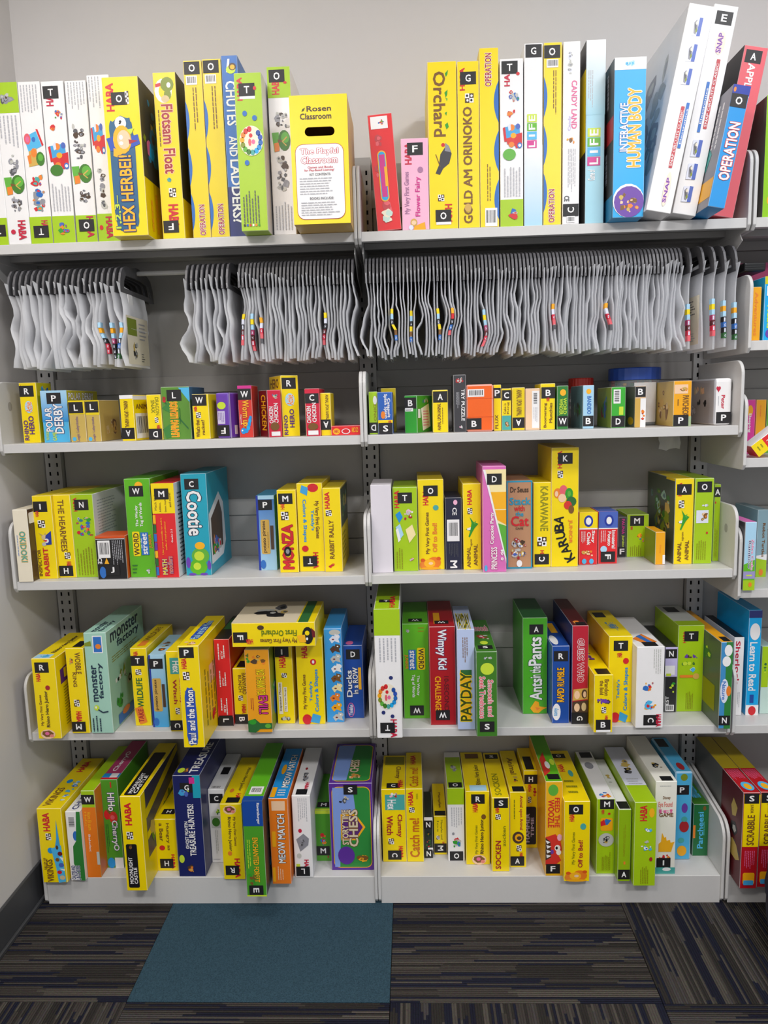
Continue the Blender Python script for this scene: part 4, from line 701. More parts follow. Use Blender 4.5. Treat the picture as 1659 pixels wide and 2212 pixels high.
('game_box','game box','small crimson game box with C sticker and white lettering','small games on the upper middle shelf, first bay',-.1257,.0097,1.2598,.036,.1166,.12,0,0,'RDK',{'L':'TAN'},[('s','C',.42,.19,0,0),('r',0,.02,1,.1,'RDK'),('t','CHICKEN',.1,.37,.38,.72,'u','W',None),('t','CHICKEN',.48,.3,.75,.7,'u','W',None),('e',.15,.72,.85,.87,'BR'),('r',.15,.88,.85,.97,'W')]),
('game_box','game box','small yellow game box with upside-down A sticker behind a flat red box','small games on the upper middle shelf, first bay',-.0943,.02,1.2598,.026,.1051,.08,0,0,'Y',{},[('t','ANIMAL UPON ANIMAL',.5,.04,.8,.62,'d','BR',None),('s','A',.42,.74,180,0)]),
('game_box','game box','flat red game box lying down at the end of the shelf','small games on the upper middle shelf, first bay',-.0449,.0088,1.2598,.0719,.0239,.09,0,0,'RED',{'top':'BRR'},[('e',.05,.25,.3,.9,'OY'),('t','ABC',.1,.4,.25,.7,'h','RD',None),('e',.35,.3,.65,.85,'W'),('e',.38,.35,.62,.78,'RD'),('t','ABC GO',.7,.2,.92,.7,'h','OY',None)]),
('game_box','game box','narrow lime game box with upside-down D sticker against the bracket','small games on the upper middle shelf, second bay',.0238,.0172,1.2598,.0213,.1049,.1,0,0,'LG2',{},[('e',.5,.1,.95,.3,'W'),('t','DINO',.55,.3,.85,.68,'d','OLV',None),('s','D',.42,.84,180,0)]),
('game_box','game box','small blue game box with white lettering and S sticker','small games on the upper middle shelf, second bay',.0535,.0081,1.2598,.036,.1031,.12,0,0,'BLB',{'Rf':[('i',0,.05,.9,.9,'blu',56,8)]},[('t','Splish Splash',.4,.05,.65,.62,'d','W',None),('t','Catapult',.62,.15,.85,.6,'d','W',None),('e',.2,.45,.5,.63,'OR'),('r',0,.66,1,.74,'Y'),('t','HABA',.7,.67,.9,.73,'h','RD',None),('s','S',.5,.86,0,0)]),
('game_box','game box','yellow game box standing behind a small blue one, only its top showing','small games on the upper middle shelf, second bay',.0585,.14,1.2598,.039,.1149,.05,0,0,'Y',{},[]),
('game_box','game box','green game box with B sticker, text panel on its turned side','small games on the upper middle shelf, second bay',.1162,.036,1.2598,.0337,.0931,.1,0,-24,'GRN',{'R':'GRN','Rf':[('i',.3,.05,.8,.25,'toy',57,6),('p',[(.25,.35),(.75,.22),(.85,.85),(.35,.95)],'W'),('m',.38,.4,.75,.85,'h','PK2',6),('r',.05,.36,.2,.6,'W')]},[('s','B',.42,.2,0,0),('r',.05,.33,.7,.42,'W'),('m',.1,.345,.65,.41,'h','G1',2)]),
('game_box','game box','small yellow game box with A sticker and brown lettering reading upwards','small games on the upper middle shelf, second bay',.19,.036,1.2598,.0379,.1049,.07,0,0,'Y',{},[('s','A',.5,.165,0,0),('t','ANIMAL UPON ANIMAL',.3,.32,.52,.95,'u','BR',None),('m',.6,.35,.7,.8,'u','BR',1)]),
('game_box','game box','tall dark grey game box with red and white lettering at top','small games on the upper middle shelf, second bay',.2372,.02,1.2598,.0307,.1398,.1,0,0,'DKG',{},[('i',.05,.03,.95,.17,'rw',58,8),('t','TRY PUZZLE',.62,.25,.88,.8,'d','W',None),('m',.2,.3,.5,.6,'d','G2',3),('i',.3,.85,.8,.95,'rw',59,5)]),
('game_box','game box','squat orange game box with white barcode label and B sticker','small games on the upper middle shelf, second bay',.2862,.0218,1.2598,.0668,.1153,.09,0,0,'ORG',{'bev':.004},[('b',.06,.1,.66,.26,'h'),('r',0,.29,1,.3,'ORD'),('r',0,.68,1,.69,'ORD'),('s','B',.25,.83,0,0)]),
('game_box','game box','narrow yellow game box with P sticker squeezed beside the orange box','small games on the upper middle shelf, second bay',.331,.036,1.2598,.0185,.1136,.08,0,0,'Y',{},[('s','P',.35,.18,0,0),('t','FLUX',.2,.65,.6,.95,'u','BR',None)]),
('game_box','game box','narrow yellow game box with C sticker and teal picture at its foot','small games on the upper middle shelf, second bay',.3534,.036,1.2598,.023,.1037,.08,0,0,'Y',{},[('s','C',.5,.16,0,3),('t','Cake is',.2,.35,.45,.6,'u','BR',None),('t','King',.55,.32,.8,.6,'u','BR',None),('r',.02,.64,.98,.98,'TEA'),('i',.1,.75,.9,.95,'skin',60,6)]),
('game_box','game box','yellow game box with upside-down A sticker set back in shade','small games on the upper middle shelf, second bay',.3835,.04,1.2598,.0314,.1053,.07,0,0,'Y2',{},[('t','ANIMAL UPON ANIMAL',.35,.05,.75,.66,'d','BR',None),('s','A',.5,.82,180,0)]),
('game_box','game box','peach game box with white barcode strip down its spine','small games on the upper middle shelf, second bay',.4179,.036,1.2598,.0352,.1022,.09,0,0,'PCH',{},[('r',.45,.06,.95,.95,'W'),('b',.5,.08,.88,.4,'d'),('m',.55,.45,.85,.85,'d','G2',3)]),
('game_box','game box','small yellow game box with B sticker and brown lettering','small games on the upper middle shelf, second bay',.455,.036,1.2598,.0357,.1129,.09,0,0,'Y',{},[('s','B',.52,.2,0,3),('t','HABA',.4,.3,.6,.38,'u','RD',None),('t','Boomerang',.22,.42,.45,.95,'u','BR',None),('t','Munchies',.6,.42,.8,.85,'u','BR',None)]),
('game_box','game box','narrow dark green game box with W sticker at foot and yellow emblem','small games on the upper middle shelf, second bay',.4895,.0264,1.2598,.027,.1064,.1,0,0,'GND3',{},[('e',.25,.08,.8,.23,'OY'),('t','WORD',.55,.28,.85,.65,'d','LM',None),('t','WINDER',.2,.3,.5,.66,'d','LM',None),('s','W',.5,.81,0,0)]),
('game_box','game box','narrow pale blue game box with B sticker at foot','small games on the upper middle shelf, second bay',.552,.0264,1.2598,.027,.1057,.14,0,0,'SKY',{'L':'TEG','Lf':[('i',.1,.3,.9,.8,'dark2',61,8)]},[('e',.3,.08,.75,.2,'OY'),('t','BANDIDO',.4,.25,.75,.66,'d','BLU',None),('s','B',.5,.82,0,0)]),
('game_box','game box','small bright green game box with barcode and D sticker at foot','small games on the upper middle shelf, second bay',.625,.0267,1.2598,.0344,.0996,.14,0,0,'GN2',{'L':'OLG','Lf':[('i',.1,.1,.9,.9,'toyd',62,10)]},[('b',.15,.06,.65,.4,'d'),('r',.55,.48,.85,.68,'LM'),('s','D',.5,.84,0,0)]),
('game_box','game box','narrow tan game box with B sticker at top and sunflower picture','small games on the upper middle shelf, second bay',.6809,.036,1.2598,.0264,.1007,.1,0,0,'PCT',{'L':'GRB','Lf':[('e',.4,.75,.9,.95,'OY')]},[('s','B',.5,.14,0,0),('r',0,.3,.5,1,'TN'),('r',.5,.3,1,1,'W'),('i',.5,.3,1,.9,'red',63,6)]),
('game_box','game box','amber game box with cat picture, P sticker at its foot','small games on the upper middle shelf, second bay',.7789,.0248,1.2598,.0431,.1101,.14,0,0,'YO',{'L':'TAN','Lf':[('i',.1,.1,.9,.9,'tan',65,14)]},[('r',.05,.08,.8,.28,'PCH'),('i',.1,.1,.95,.27,'skin',64,8),('t','PAYCHECK',.52,.32,.85,.76,'d','BR',None),('m',.2,.4,.35,.6,'d','BR',1),('r',0,.78,1,1,'PGN'),('s','P',.42,.87,0,0)]),
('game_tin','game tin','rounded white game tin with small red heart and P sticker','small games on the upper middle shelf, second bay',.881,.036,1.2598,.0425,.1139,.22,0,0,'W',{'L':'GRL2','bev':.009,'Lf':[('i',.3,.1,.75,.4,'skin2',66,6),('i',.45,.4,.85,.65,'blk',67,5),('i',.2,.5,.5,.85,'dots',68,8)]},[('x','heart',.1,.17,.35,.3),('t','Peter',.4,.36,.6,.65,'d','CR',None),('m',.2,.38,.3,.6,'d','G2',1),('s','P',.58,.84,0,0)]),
('game_box','game box','cream game box at the bracket with cyan lettering and brown side','board games on the middle shelf, first bay',-.8801,-.0027,.9067,.0378,.1878,.13,0,0,'CRM',{'R':'BRN','Rf':[('rr',.05,.05,.5,.2,'W'),('e',.25,.27,.6,.38,'OY'),('e',.25,.45,.6,.55,'TEA'),('e',.25,.6,.6,.72,'PK2'),('e',.25,.77,.6,.88,'OR')]},[('t','OKIDOKI',.35,.3,.75,.72,'d','TEA','OY'),('m',.15,.35,.25,.68,'d','BLU',1)]),
('game_box','game box','yellow game box with rabbit picture, I sticker and red lettering','board games on the middle shelf, first bay',-.8359,.0279,.9067,.05,.2186,.22,0,0,'Y',{'top':'Y'},[('s','I',.4,.13,0,0),('t','HABA',.12,.18,.28,.25,'u','RD',None),('k',.2,.29,.58,.38),('x','rabbit',.1,.42,.85,.6),('t','INSPECTOR',.05,.64,.22,.96,'u','BR',None),('t','RABBIT',.35,.62,.6,.96,'u','RD',None)]),
('game_box','game box','yellow game box with red-brown lettering down its spine, H sticker below','board games on the middle shelf, first bay',-.7882,.0372,.9067,.0447,.2186,.22,0,0,'Y',{},[('t','THE HEARMEES',.25,.06,.6,.68,'d','BR',None),('k',.4,.69,.75,.77),('t','HABA',.5,.8,.75,.87,'d','RD',None),('s','H',.4,.915,0,0)]),
('game_box','game box','lime game box with N sticker, acrobat picture and white side','board games on the middle shelf, first bay',-.7363,.0381,.9067,.0586,.2186,.2409,0,0,'L',{'R':'W','Rf':[('m',.1,.08,.6,.5,'h','G2',12)]},[('t','HABA',.12,.04,.28,.2,'u','RD',None),('s','N',.48,.125,0,0),('i',.08,.24,.95,.55,'toy',70,20),('m',.1,.6,.85,.97,'u','OLV',6)]),
('game_box','game box','short black game box with barcode, warning triangle and orange side','board games on the middle shelf, first bay',-.6588,.0107,.9067,.0775,.1129,.08,0,0,'BLK',{'R':'ORD','top':'ORD'},[('r',0,0,1,.05,'ORD'),('r',.02,.06,.98,.075,'W'),('b',.07,.1,.48,.5,'h'),('m',.55,.1,.92,.7,'d','G2',6),('t','CE',.05,.5,.18,.64,'d','W',None),('tri',.26,.5,.42,.64,'OY'),('e',.08,.7,.3,.97,'BLU'),('s','J',.52,.78,0,0)]),
('game_box','game box','bright green word game box with W sticker and yellow and blue word tiles','board games on the middle shelf, first bay',-.5841,.0254,.9067,.0665,.2568,.242,0,0,'GNB',{},[('e',.4,.03,.72,.12,'OY'),('s','W',.45,.125,0,0),('t','The Wacky',.35,.27,.48,.48,'u','W',None),('t','Tug of Words',.52,.24,.66,.48,'u','W',None),('rr',.18,.53,.46,.78,'Y'),('t','WORD',.22,.545,.42,.77,'u','BRD',None),('r',.5,.54,.8,.77,'BLU'),('t','on the',.48,.6,.55,.7,'u','W',None),('t','street',.57,.55,.74,.76,'u','W',None),('t','JUNIOR',.82,.56,.95,.7,'u','OR',None),('m',.1,.86,.3,.97,'h','GND',3),('i',.6,.9,.85,.97,'dots',71,4)]),
('game_box','game box','red and yellow maths game box with M sticker and small dark lettering','board games on the middle shelf, first bay',-.5161,.0154,.9067,.0579,.2443,.22,0,0,'RED',{'R':'W','Rf':[('m',.1,.1,.6,.9,'h','G1',18)]},[('r',0,0,1,.315,'Y'),('t','Math Skills',.1,.1,.2,.28,'u','BR',None),('t','Addition,',.3,.2,.4,.3,'u','BR',None),('t','Division, Graphing',.55,.15,.65,.3,'u','BR',None),('t','and more!',.75,.1,.85,.25,'u','BR',None),('s','M',.45,.11,0,0),('r',0,.33,.12,.42,'OY'),('r',0,.43,.12,.52,'GND'),('r',0,.53,.12,.61,'BLU'),('r',0,.62,.12,.7,'PU'),('r',0,.71,.12,.78,'OY'),('r',0,.79,.12,.87,'GND'),('r',0,.88,.12,.97,'BLU'),('t','Use your noodle to solve',.32,.36,.42,.75,'u','OY',None),('t','oodles of math problems!',.48,.4,.58,.7,'u','OY',None),('t','Grades 2-3',.76,.48,.84,.62,'u','W',None),('t','MATH',.3,.8,.5,.96,'u','Y','BLU'),('t','noodlers',.54,.77,.75,.95,'u','OR','BLU')]),
('game_box','game box','turquoise game box with C sticker, white lettering and green blob picture','board games on the middle shelf, first bay',-.4417,.0359,.9067,.0662,.265,.22,0,0,'TLB',{'R':'TLB','Rf':[('p',[(.02,.4),(.5,.22),(.7,.35),(.75,.75),(.6,.88),(.05,.9)],'W'),('p',[(.1,.45),(.5,.3),(.62,.45),(.6,.78),(.1,.82)],'BRN'),('i',.05,.6,.6,.85,'toy',72,12)]},[('t','Cootie',.2,.17,.75,.6,'d','W','NVT'),('s','C',.42,.1,0,0),('x','bug',0,.63,1,1)]),
('game_box','game box','blue card game box with P sticker and gold lettering plate','board games on the middle shelf, first bay',-.2701,.0837,.9067,.048,.1994,.14,0,0,'SKB',{},[('gr',0,0,1,1,'BLU','SKY'),('r',0,0,.12,1,'NV2'),('r',.12,0,1,.05,'SKY'),('s','P',.5,.125,0,0),('rr',.2,.32,.68,.78,'TN'),('t','potato pirates',.28,.34,.5,.76,'u','BRD',None),('m',.55,.4,.62,.7,'u','BR',1),('r',.72,.4,.9,.72,'BRN'),('e',.1,.86,.4,.98,'BLU')]),
('game_box','game box','yellow game box with M sticker and red jagged lettering around a wheel','board games on the middle shelf, first bay',-.2075,.048,.9067,.0486,.2166,.176,0,0,'Y',{},[('t','HABA',.18,.13,.38,.23,'u','RD',None),('s','M',.45,.105,0,0),('k',.18,.26,.58,.36),('t','MONZA',.2,.42,.75,.95,'u','RD','DR'),('e',.25,.68,.65,.8,'K'),('e',.35,.71,.55,.77,'G2')]),
('game_box','game box','yellow game box with blue square and red circle above, upside-down T sticker','board games on the middle shelf, first bay',-.1485,.0552,.9067,.0657,.2318,.198,0,0,'Y',{},[('e',.42,.005,.85,.1,'RD'),('p',[(.2,.02),(.45,.05),(.4,.14),(.13,.1)],'SKB2'),('t',"Teddy's",.5,.3,.65,.53,'d','BLU2',None),('t','Colors & Shapes',.18,.18,.35,.66,'d','BLU2',None),('t','My Very First Games',.66,.2,.85,.62,'d','BR',None),('e',.12,.7,.38,.77,'RD'),('t','HABA',.55,.78,.75,.96,'d','RD',None),('s','T',.42,.88,180,0)]),
('game_box','game box','yellow game box with rabbit drawing at foot and red-brown lettering reading upwards','board games on the middle shelf, first bay',-.0913,.0474,.9067,.0457,.219,.198,0,0,'Y',{'Rf':[('r',.02,.02,.98,.48,'DKT'),('i',.02,.05,.95,.45,'dark2',74,14),('m',.1,.55,.6,.9,'h','OLV',6)]},[('t','HABA',.12,.05,.38,.24,'u','RD',None),('k',.15,.26,.48,.33),('t','RABBIT RALLY',.3,.38,.55,.84,'u','BR',None),('i',.15,.86,.65,.97,'red',73,6)]),
('game_box','game box','plain white box with no print, first beside the middle bracket','board games on the middle shelf, second bay',.0361,.025,.9067,.0522,.2262,.15,0,0,'WP',{},[]),
('game_box','game box','lime game box with T sticker, blue and white tile pictures','board games on the middle shelf, second bay',.0961,.0391,.9067,.0622,.2172,.176,0,0,'L',{},[('t','HABA',.08,.04,.26,.24,'u','RD',None),('s','T',.5,.125,0,0),('p',[(.1,.32),(.28,.28),(.4,.35),(.25,.42)],'BLU2'),('i',.4,.24,.9,.4,'rw',75,10),('p',[(.1,.47),(.28,.43),(.42,.56),(.25,.62)],'SKY'),('p',[(.1,.5),(.2,.48),(.3,.62),(.2,.65)],'W'),('p',[(.5,.5),(.78,.44),(.92,.56),(.65,.66)],'PCR'),('m',.1,.68,.4,.97,'u','OLV',3),('i',.6,.82,.85,.9,'rw',76,4)]),
('game_box','game box','yellow game box with O sticker, orange lettering and sleeping bears picture','board games on the middle shelf, second bay',.162,.0513,.9067,.0659,.2343,.22,0,0,'Y',{},[('t','HABA',.2,.12,.4,.28,'u','RD',None),('s','O',.5,.125,0,0),('e',.58,.28,.8,.34,'TEA'),('t','My Very First Games',.28,.36,.45,.82,'u','BR',None),('t','Off to Bed!',.55,.48,.72,.8,'u','OR',None),('x','bears',.02,.84,.9,1)]),
('game_box','game box','short navy game box with white barcode, sideways M sticker at foot','board games on the middle shelf, second bay',.2188,.0441,.9067,.042,.1873,.14,0,0,'NVD',{},[('t','CE',.45,.14,.7,.24,'d','W',None),('e',.5,.03,.75,.1,'PK'),('r',.1,.3,.85,.6,'W'),('b',.15,.31,.8,.58,'h'),('m',.2,.63,.8,.82,'d','G1',6),('t','M',.28,.87,.68,.97,'d','W',None)]),
('game_box','game box','yellow game box with green crocodile and red logo, next to the pink one','board games on the middle shelf, second bay',.2659,.0415,.9067,.0457,.2223,.198,0,0,'Y',{},[('t','HABA',.25,.07,.48,.24,'u','RD',None),('k',.25,.28,.52,.35),('x','croc',.15,.38,.85,.62),('t','ANIMAL',.2,.73,.4,.97,'u','BR',None),('t','upon',.4,.64,.52,.72,'u','BR',None),('t','ANIMAL',.58,.7,.78,.95,'u','BR',None)]),
('game_box','game box','pink cupcake game box with diagonal picture panel and D sticker','board games on the middle shelf, second bay',.3192,.0094,.9067,.0578,.2678,.187,0,0,'PKM',{},[('p',[(.12,.03),(1,.03),(1,.87)],'PCR'),('p',[(.3,.24),(1,.24),(1,.4),(.42,.4)],'OY'),('p',[(.45,.41),(1,.41),(1,.55),(.6,.5)],'YO'),('p',[(.6,.53),(1,.56),(1,.87)],'GNL'),('p',[(.02,.03),(.12,.03),(1,.87),(1,.92)],'W'),('s','D',.5,.12,0,0),('t','Cupcake Party',.3,.43,.5,.73,'u','W','MG'),('t','PRINCESS',.35,.76,.6,.97,'u','W','MG'),('e',.05,.93,.18,.99,'SKB'),('i',.7,.76,.95,.95,'pnk',77,6)]),
('game_box','game box','brown kraft game box with blue border, hand-drawn blue and red lettering','board games on the middle shelf, second bay',.3861,.0452,.9067,.0647,.2265,.176,0,0,'KRF',{},[('r',0,0,1,.018,'TLD'),('r',0,.982,1,1,'TLD'),('r',0,0,.05,1,'TLD'),('r',.95,0,1,1,'TLD'),('t','Dr Seuss',.15,.07,.85,.13,'h','BRD',None),('t','Stack',.12,.19,.92,.27,'h','TLD',None),('t','with',.3,.28,.7,.34,'h','RD',None),('t','the',.35,.35,.65,.4,'h','TLD',None),('t','Cat',.18,.4,.85,.51,'h','RD',None),('t','GAME',.35,.525,.65,.55,'h','BRD',None),('i',.1,.62,.9,.9,'cups',78,26),('e',.38,.9,.6,.98,'W')]),
('game_box','game box','narrow yellow game box with olive lettering downwards and sideways C sticker','board games on the middle shelf, second bay',.4455,.0565,.9067,.0449,.2199,.187,0,0,'Y',{},[('t','KARAWANE',.4,.05,.82,.57,'d','OLV',None),('k',.22,.64,.75,.75),('t','HABA',.4,.8,.6,.96,'d','RD',None),('s','C',.48,.905,270,0)]),
('game_box','game box','tallest yellow game box of the shelf with K sticker and curving black letters','board games on the middle shelf, second bay',.5025,.0546,.9067,.0682,.3067,.209,0,0,'Y',{},[('t','HABA',.22,.03,.38,.17,'u','RD',None),('s','K',.5,.09,0,0),('k',.22,.19,.42,.25),('x','kids',.08,.31,.92,.55),('arc','KARUBA'),('t','JUNIOR',.62,.6,.78,.8,'d','OR',None)]),
('game_box','game box','small red and yellow egg game box with blue round emblem','board games on the middle shelf, second bay',.5667,.073,.9067,.0464,.1382,.09,0,0,'RED',{'top':'Y'},[('r',0,0,1,.3,'Y'),('r',0,.3,1,.325,'W'),('e',.25,.06,.75,.28,'NV2'),('e',.35,.1,.65,.24,'W'),('t','Stay',.65,.35,.85,.58,'d','W',None),('t','Chek',.42,.38,.62,.62,'d','W',None),('m',.1,.36,.35,.62,'d','W',4),('i',.05,.68,.9,.86,'skin',80,10),('e',.15,.88,.4,.98,'SKB'),('e',.55,.88,.8,.98,'SKB')]),
('game_box','game box','small red and blue game box with blue round emblem and sideways F sticker','board games on the middle shelf, second bay',.6187,.08,.9067,.049,.1375,.09,0,0,'RED',{'top':'BLP'},[('r',0,0,1,.31,'BLP'),('r',0,.31,1,.33,'W'),('e',.3,.06,.78,.28,'NV2'),('e',.4,.1,.68,.24,'W'),('t','Immaterial',.7,.36,.88,.7,'d','W',None),('t','Potato',.48,.38,.65,.65,'d','W',None),('m',.1,.36,.4,.6,'d','W',3),('e',.1,.65,.45,.78,'SKY'),('s','F',.5,.86,90,0)]),
('game_box','game box','narrow black game box with pink and green lettering, F sticker at foot','board games on the middle shelf, second bay',.6765,.1557,.9067,.021,.1104,.12,0,0,'DKG',{},[('t','FAUNA',.4,.05,.75,.42,'d','MG',None),('t','Junior',.4,.45,.75,.75,'d','LM',None),('s','F',.45,.85,0,3)]),
('game_box','game box','squat lime game box with M sticker and orange and blue shapes','board games on the middle shelf, second bay',.718,.1576,.9067,.0571,.1165,.11,0,0,'L',{},[('s','M',.45,.15,0,0),('t','HABA',.15,.28,.25,.36,'u','RD',None),('i',.4,.35,.85,.75,'gem',81,8),('m',.15,.72,.7,.97,'u','OLV',6)]),
('game_box','game box','small amber game box standing alone beside a tall yellow one','board games on the middle shelf, second bay',.7452,.0569,.9067,.0249,.0853,.09,0,0,'YO',{'L':'OLG'},[('t','Honey',.4,.4,.6,.65,'d','OR',None),('r',.75,.7,1,.98,'W')]),
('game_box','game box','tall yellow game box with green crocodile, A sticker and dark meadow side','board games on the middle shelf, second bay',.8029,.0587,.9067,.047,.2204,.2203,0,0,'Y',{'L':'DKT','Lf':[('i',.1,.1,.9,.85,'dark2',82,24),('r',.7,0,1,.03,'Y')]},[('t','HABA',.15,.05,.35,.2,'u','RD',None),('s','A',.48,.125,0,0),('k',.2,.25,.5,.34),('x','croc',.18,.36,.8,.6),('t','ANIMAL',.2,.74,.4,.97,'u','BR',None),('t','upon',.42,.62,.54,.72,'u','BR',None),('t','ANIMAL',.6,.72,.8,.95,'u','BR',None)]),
('game_box','game box','tall lime game box with O sticker and pale grey picture square','board games on the middle shelf, second bay',.8531,.0603,.9067,.0468,.2199,.2187,0,0,'L',{},[('s','O',.5,.1,0,0),('r',.1,.37,.75,.52,'LAVW'),('i',.2,.38,.8,.5,'skin',83,8),('i',.3,.29,.8,.34,'dots',84,5),('e',.65,.62,.75,.65,'RD'),('m',.15,.7,.7,.95,'u','OLV',5)]),
('game_box','game box','lime game box with A sticker, set back against the bracket','board games on the middle shelf, second bay',.897,.0872,.9067,.016,.2007,.1768,0,0,'L',{},[('s','A',.45,.1,0,0),('e',.1,.22,.3,.25,'RD'),('m',.2,.45,.7,.95,'u','OLV',4)]),
('game_box','game box','yellow game box with R sticker and pink rhino picture, hanging over the shelf corner','board games on the lower middle shelf, first bay',-.8378,-.0385,.4975,.0612,.2167,.22,0,0,'Y',{'Rf':[('p',[(.1,.18),(.9,.1),(.9,.3),(.1,.36)],'PUD'),('t','Rhi',.2,.19,.85,.3,'h','Y',None),('e',.25,.02,.6,.14,'SKB2'),('m',.15,.4,.9,.9,'h','OLV',14)],'Tf':[('r',.05,.85,.75,.99,'SKY'),('i',.1,.86,.7,.98,'blu',90,6),('t','Rhino Hero Junior',.5,.15,.75,.8,'u','BRD',None)]},[('s','R',.42,.11,0,0),('t','HABA',.15,.18,.32,.28,'u','RD',None),('e',.5,.33,.7,.39,'DR'),('t','My Very First Games',.18,.45,.32,.83,'u','BR',None),('t','Rhino Hero Junior',.42,.4,.6,.85,'u','BRD',None),('x','rhino',.12,.88,.75,1)]),
('game_box','game box','yellow game box with crowned bear head, brown lettering downwards and W sticker at foot','board games on the lower middle shelf, first bay',-.7693,-.007,.4975,.0477,.2322,.198,0,0,'Y',{'Rf':[('i',.02,.05,.98,.95,'dark2',92,16)],'Tf':[('r',.3,.7,.8,.95,'K')]},[('t','WOBBLE',.5,.05,.8,.3,'d','BR',None),('t','KING',.3,.28,.5,.45,'d','BR',None),('i',.1,.1,.45,.22,'brn',91,6),('k',.25,.6,.55,.68),('t','HABA',.32,.74,.6,.86,'d','RD',None),('s','M',.4,.92,180,0)]),
('game_box','game box','large mint green game box with black hand lettering on three faces','board games on the lower middle shelf, first bay',-.7119,-.0079,.4975,.0584,.2734,.264,0,0,'MNT',{'Rf':[('t','monster',.1,.03,.85,.13,'h','NVT',None),('t','factory',.25,.14,.85,.24,'h','NVT',None),('m',.1,.27,.9,.34,'h','OLV',3),('i',.1,.4,.5,.6,'rw2',93,8),('i',.4,.55,.7,.7,'rw2',94,6),('i',.1,.66,.35,.85,'grn',95,6),('r',.15,.88,.6,.98,'BLU'),('e',.25,.86,.45,.93,'OR')],'Tf':[('t','monster',.25,.62,.5,.97,'u','NVT',None),('t','factory',.55,.6,.8,.95,'u','NVT',None)]},[('r',.38,.03,.82,.2,'W'),('r',.42,.04,.78,.19,'BLU'),('e',.5,.11,.75,.16,'OR'),('p',[(.02,.1),(.3,.08),(.32,.13),(.02,.13)],'OLG'),('t','monster',.2,.32,.45,.68,'u','NVT',None),('t','factory',.5,.3,.75,.65,'u','NVT',None),('e',.22,.715,.45,.77,'LM'),('curve',[(.4,.76),(.6,.79),(.85,.78)],'NVT'),('e',.27,.725,.35,.75,'W'),('m',.08,.82,.55,.98,'u','NVT',3)]),
('game_box','game box','yellow game box with T sticker and green-black lettering above a small orange plate','board games on the lower middle shelf, first bay',-.6177,.0351,.4975,.0442,.216,.22,0,0,'Y',{'Tf':[('t','WILDLIFE',.3,.15,.65,.7,'u','BR',None),('p',[(.3,.72),(.7,.7),(.75,.9),(.3,.93)],'OR')]},[('t','HABA',.2,.04,.45,.12,'u','RD',None),('s','T',.42,.16,0,0),('k',.25,.27,.6,.34),('t','WILDLIFE',.25,.38,.6,.76,'u','GND',None),('p',[(.05,.77),(.5,.74),(.75,.95),(.3,.98)],'OR'),('t','TAKE',.25,.78,.55,.95,'u','DR',None)]),
('game_box','game box','blue card game box with P sticker and gold plate, partly behind a yellow box','board games on the lower middle shelf, first bay',-.5672,.0262,.4975,.0433,.1997,.176,0,0,'SKB',{'top':'SKY','Tf':[('i',.1,.3,.9,.9,'brn',96,8)]},[('gr',0,0,1,1,'SKY','SKB2'),('r',0,0,.12,1,'NV2'),('s','P',.45,.12,0,0),('rr',.15,.32,.68,.78,'TN'),('t','potato pirates',.25,.34,.45,.76,'u','BRD',None),('r',.72,.4,.9,.72,'BRN'),('e',.08,.87,.4,.98,'BLU')]),
('game_box','game box','yellow game box with teal patch and red lettering, tucked behind a protruding box','board games on the lower middle shelf, first bay',-.5084,-.0032,.4975,.0464,.2191,.22,0,0,'Y',{'Tf':[('t','Clumsy',.4,.2,.7,.8,'u','BR',None)]},[('r',.2,.08,.95,.28,'TEA'),('t','Hex',.35,.12,.75,.26,'d','W',None),('t','Clumsy',.62,.32,.82,.65,'d','RD',None),('t','Witch',.3,.35,.5,.65,'d','DR',None),('k',.35,.7,.6,.78),('s','C',.4,.92,90,0)]),
('game_box','game box','yellow game box protruding far over the shelf edge, white lettering on blue','board games on the lower middle shelf, first bay',-.4424,-.0975,.4975,.0522,.2636,.264,0,0,'Y',{'Rf':[('r',.3,.3,.5,.48,'PCH'),('m',.12,.2,.9,.85,'u','OLV',8),('i',.2,.75,.8,.92,'red',97,5)],'Tf':[('c',.25,.25,.75,.8,'BLU3'),('t','Paul and the Moon',.32,.2,.68,.8,'u','SKY','NV'),('i',.1,.85,.9,1,'skin',98,8)]},[('s','P',.42,.065,0,0),('t','HABA',.15,.12,.38,.22,'u','RD',None),('k',.18,.25,.5,.33),('c',.2,.4,.72,.98,'BLU3'),('t','Paul and the Moon',.28,.43,.62,.96,'u','W','NV')]),
('game_box','game box','narrow red game box with white multilingual small print and sideways L sticker','board games on the lower middle shelf, first bay',-.3934,.0309,.4975,.0408,.2382,.22,0,0,'RED',{'top':'BLK','Tf':[('r',.1,.1,.9,.6,'GND')]},[('m',.2,.05,.4,.28,'d','W',1),('m',.55,.07,.75,.27,'d','W',1),('m',.2,.36,.4,.62,'d','W',1),('m',.55,.38,.75,.6,'d','W',1),('m',.2,.68,.4,.88,'d','W',1),('m',.55,.68,.75,.88,'d','W',1),('t','ALBI',.42,.13,.55,.22,'d','W',None),('t','ALBI',.42,.44,.55,.53,'d','W',None),('t','ALBI',.42,.75,.55,.84,'d','W',None),('r',0,.9,1,1,'BLK'),('s','L',.52,.945,90,0)]),
('game_box','game box','short yellow game box with barnyard lettering, B sticker on its lower end','board games on the lower middle shelf, first bay',-.3501,.0379,.4975,.0404,.1552,.198,0,0,'Y',{'Tf':[('r',.2,.7,.8,.95,'K')]},[('t','BARNYARD',.6,.08,.85,.46,'d','BR',None),('t','BUNCH',.35,.12,.55,.42,'d','BR',None),('k',.3,.48,.6,.57),('t','HABA',.5,.64,.75,.8,'d','RD',None),('s','B',.4,.905,90,2)]),
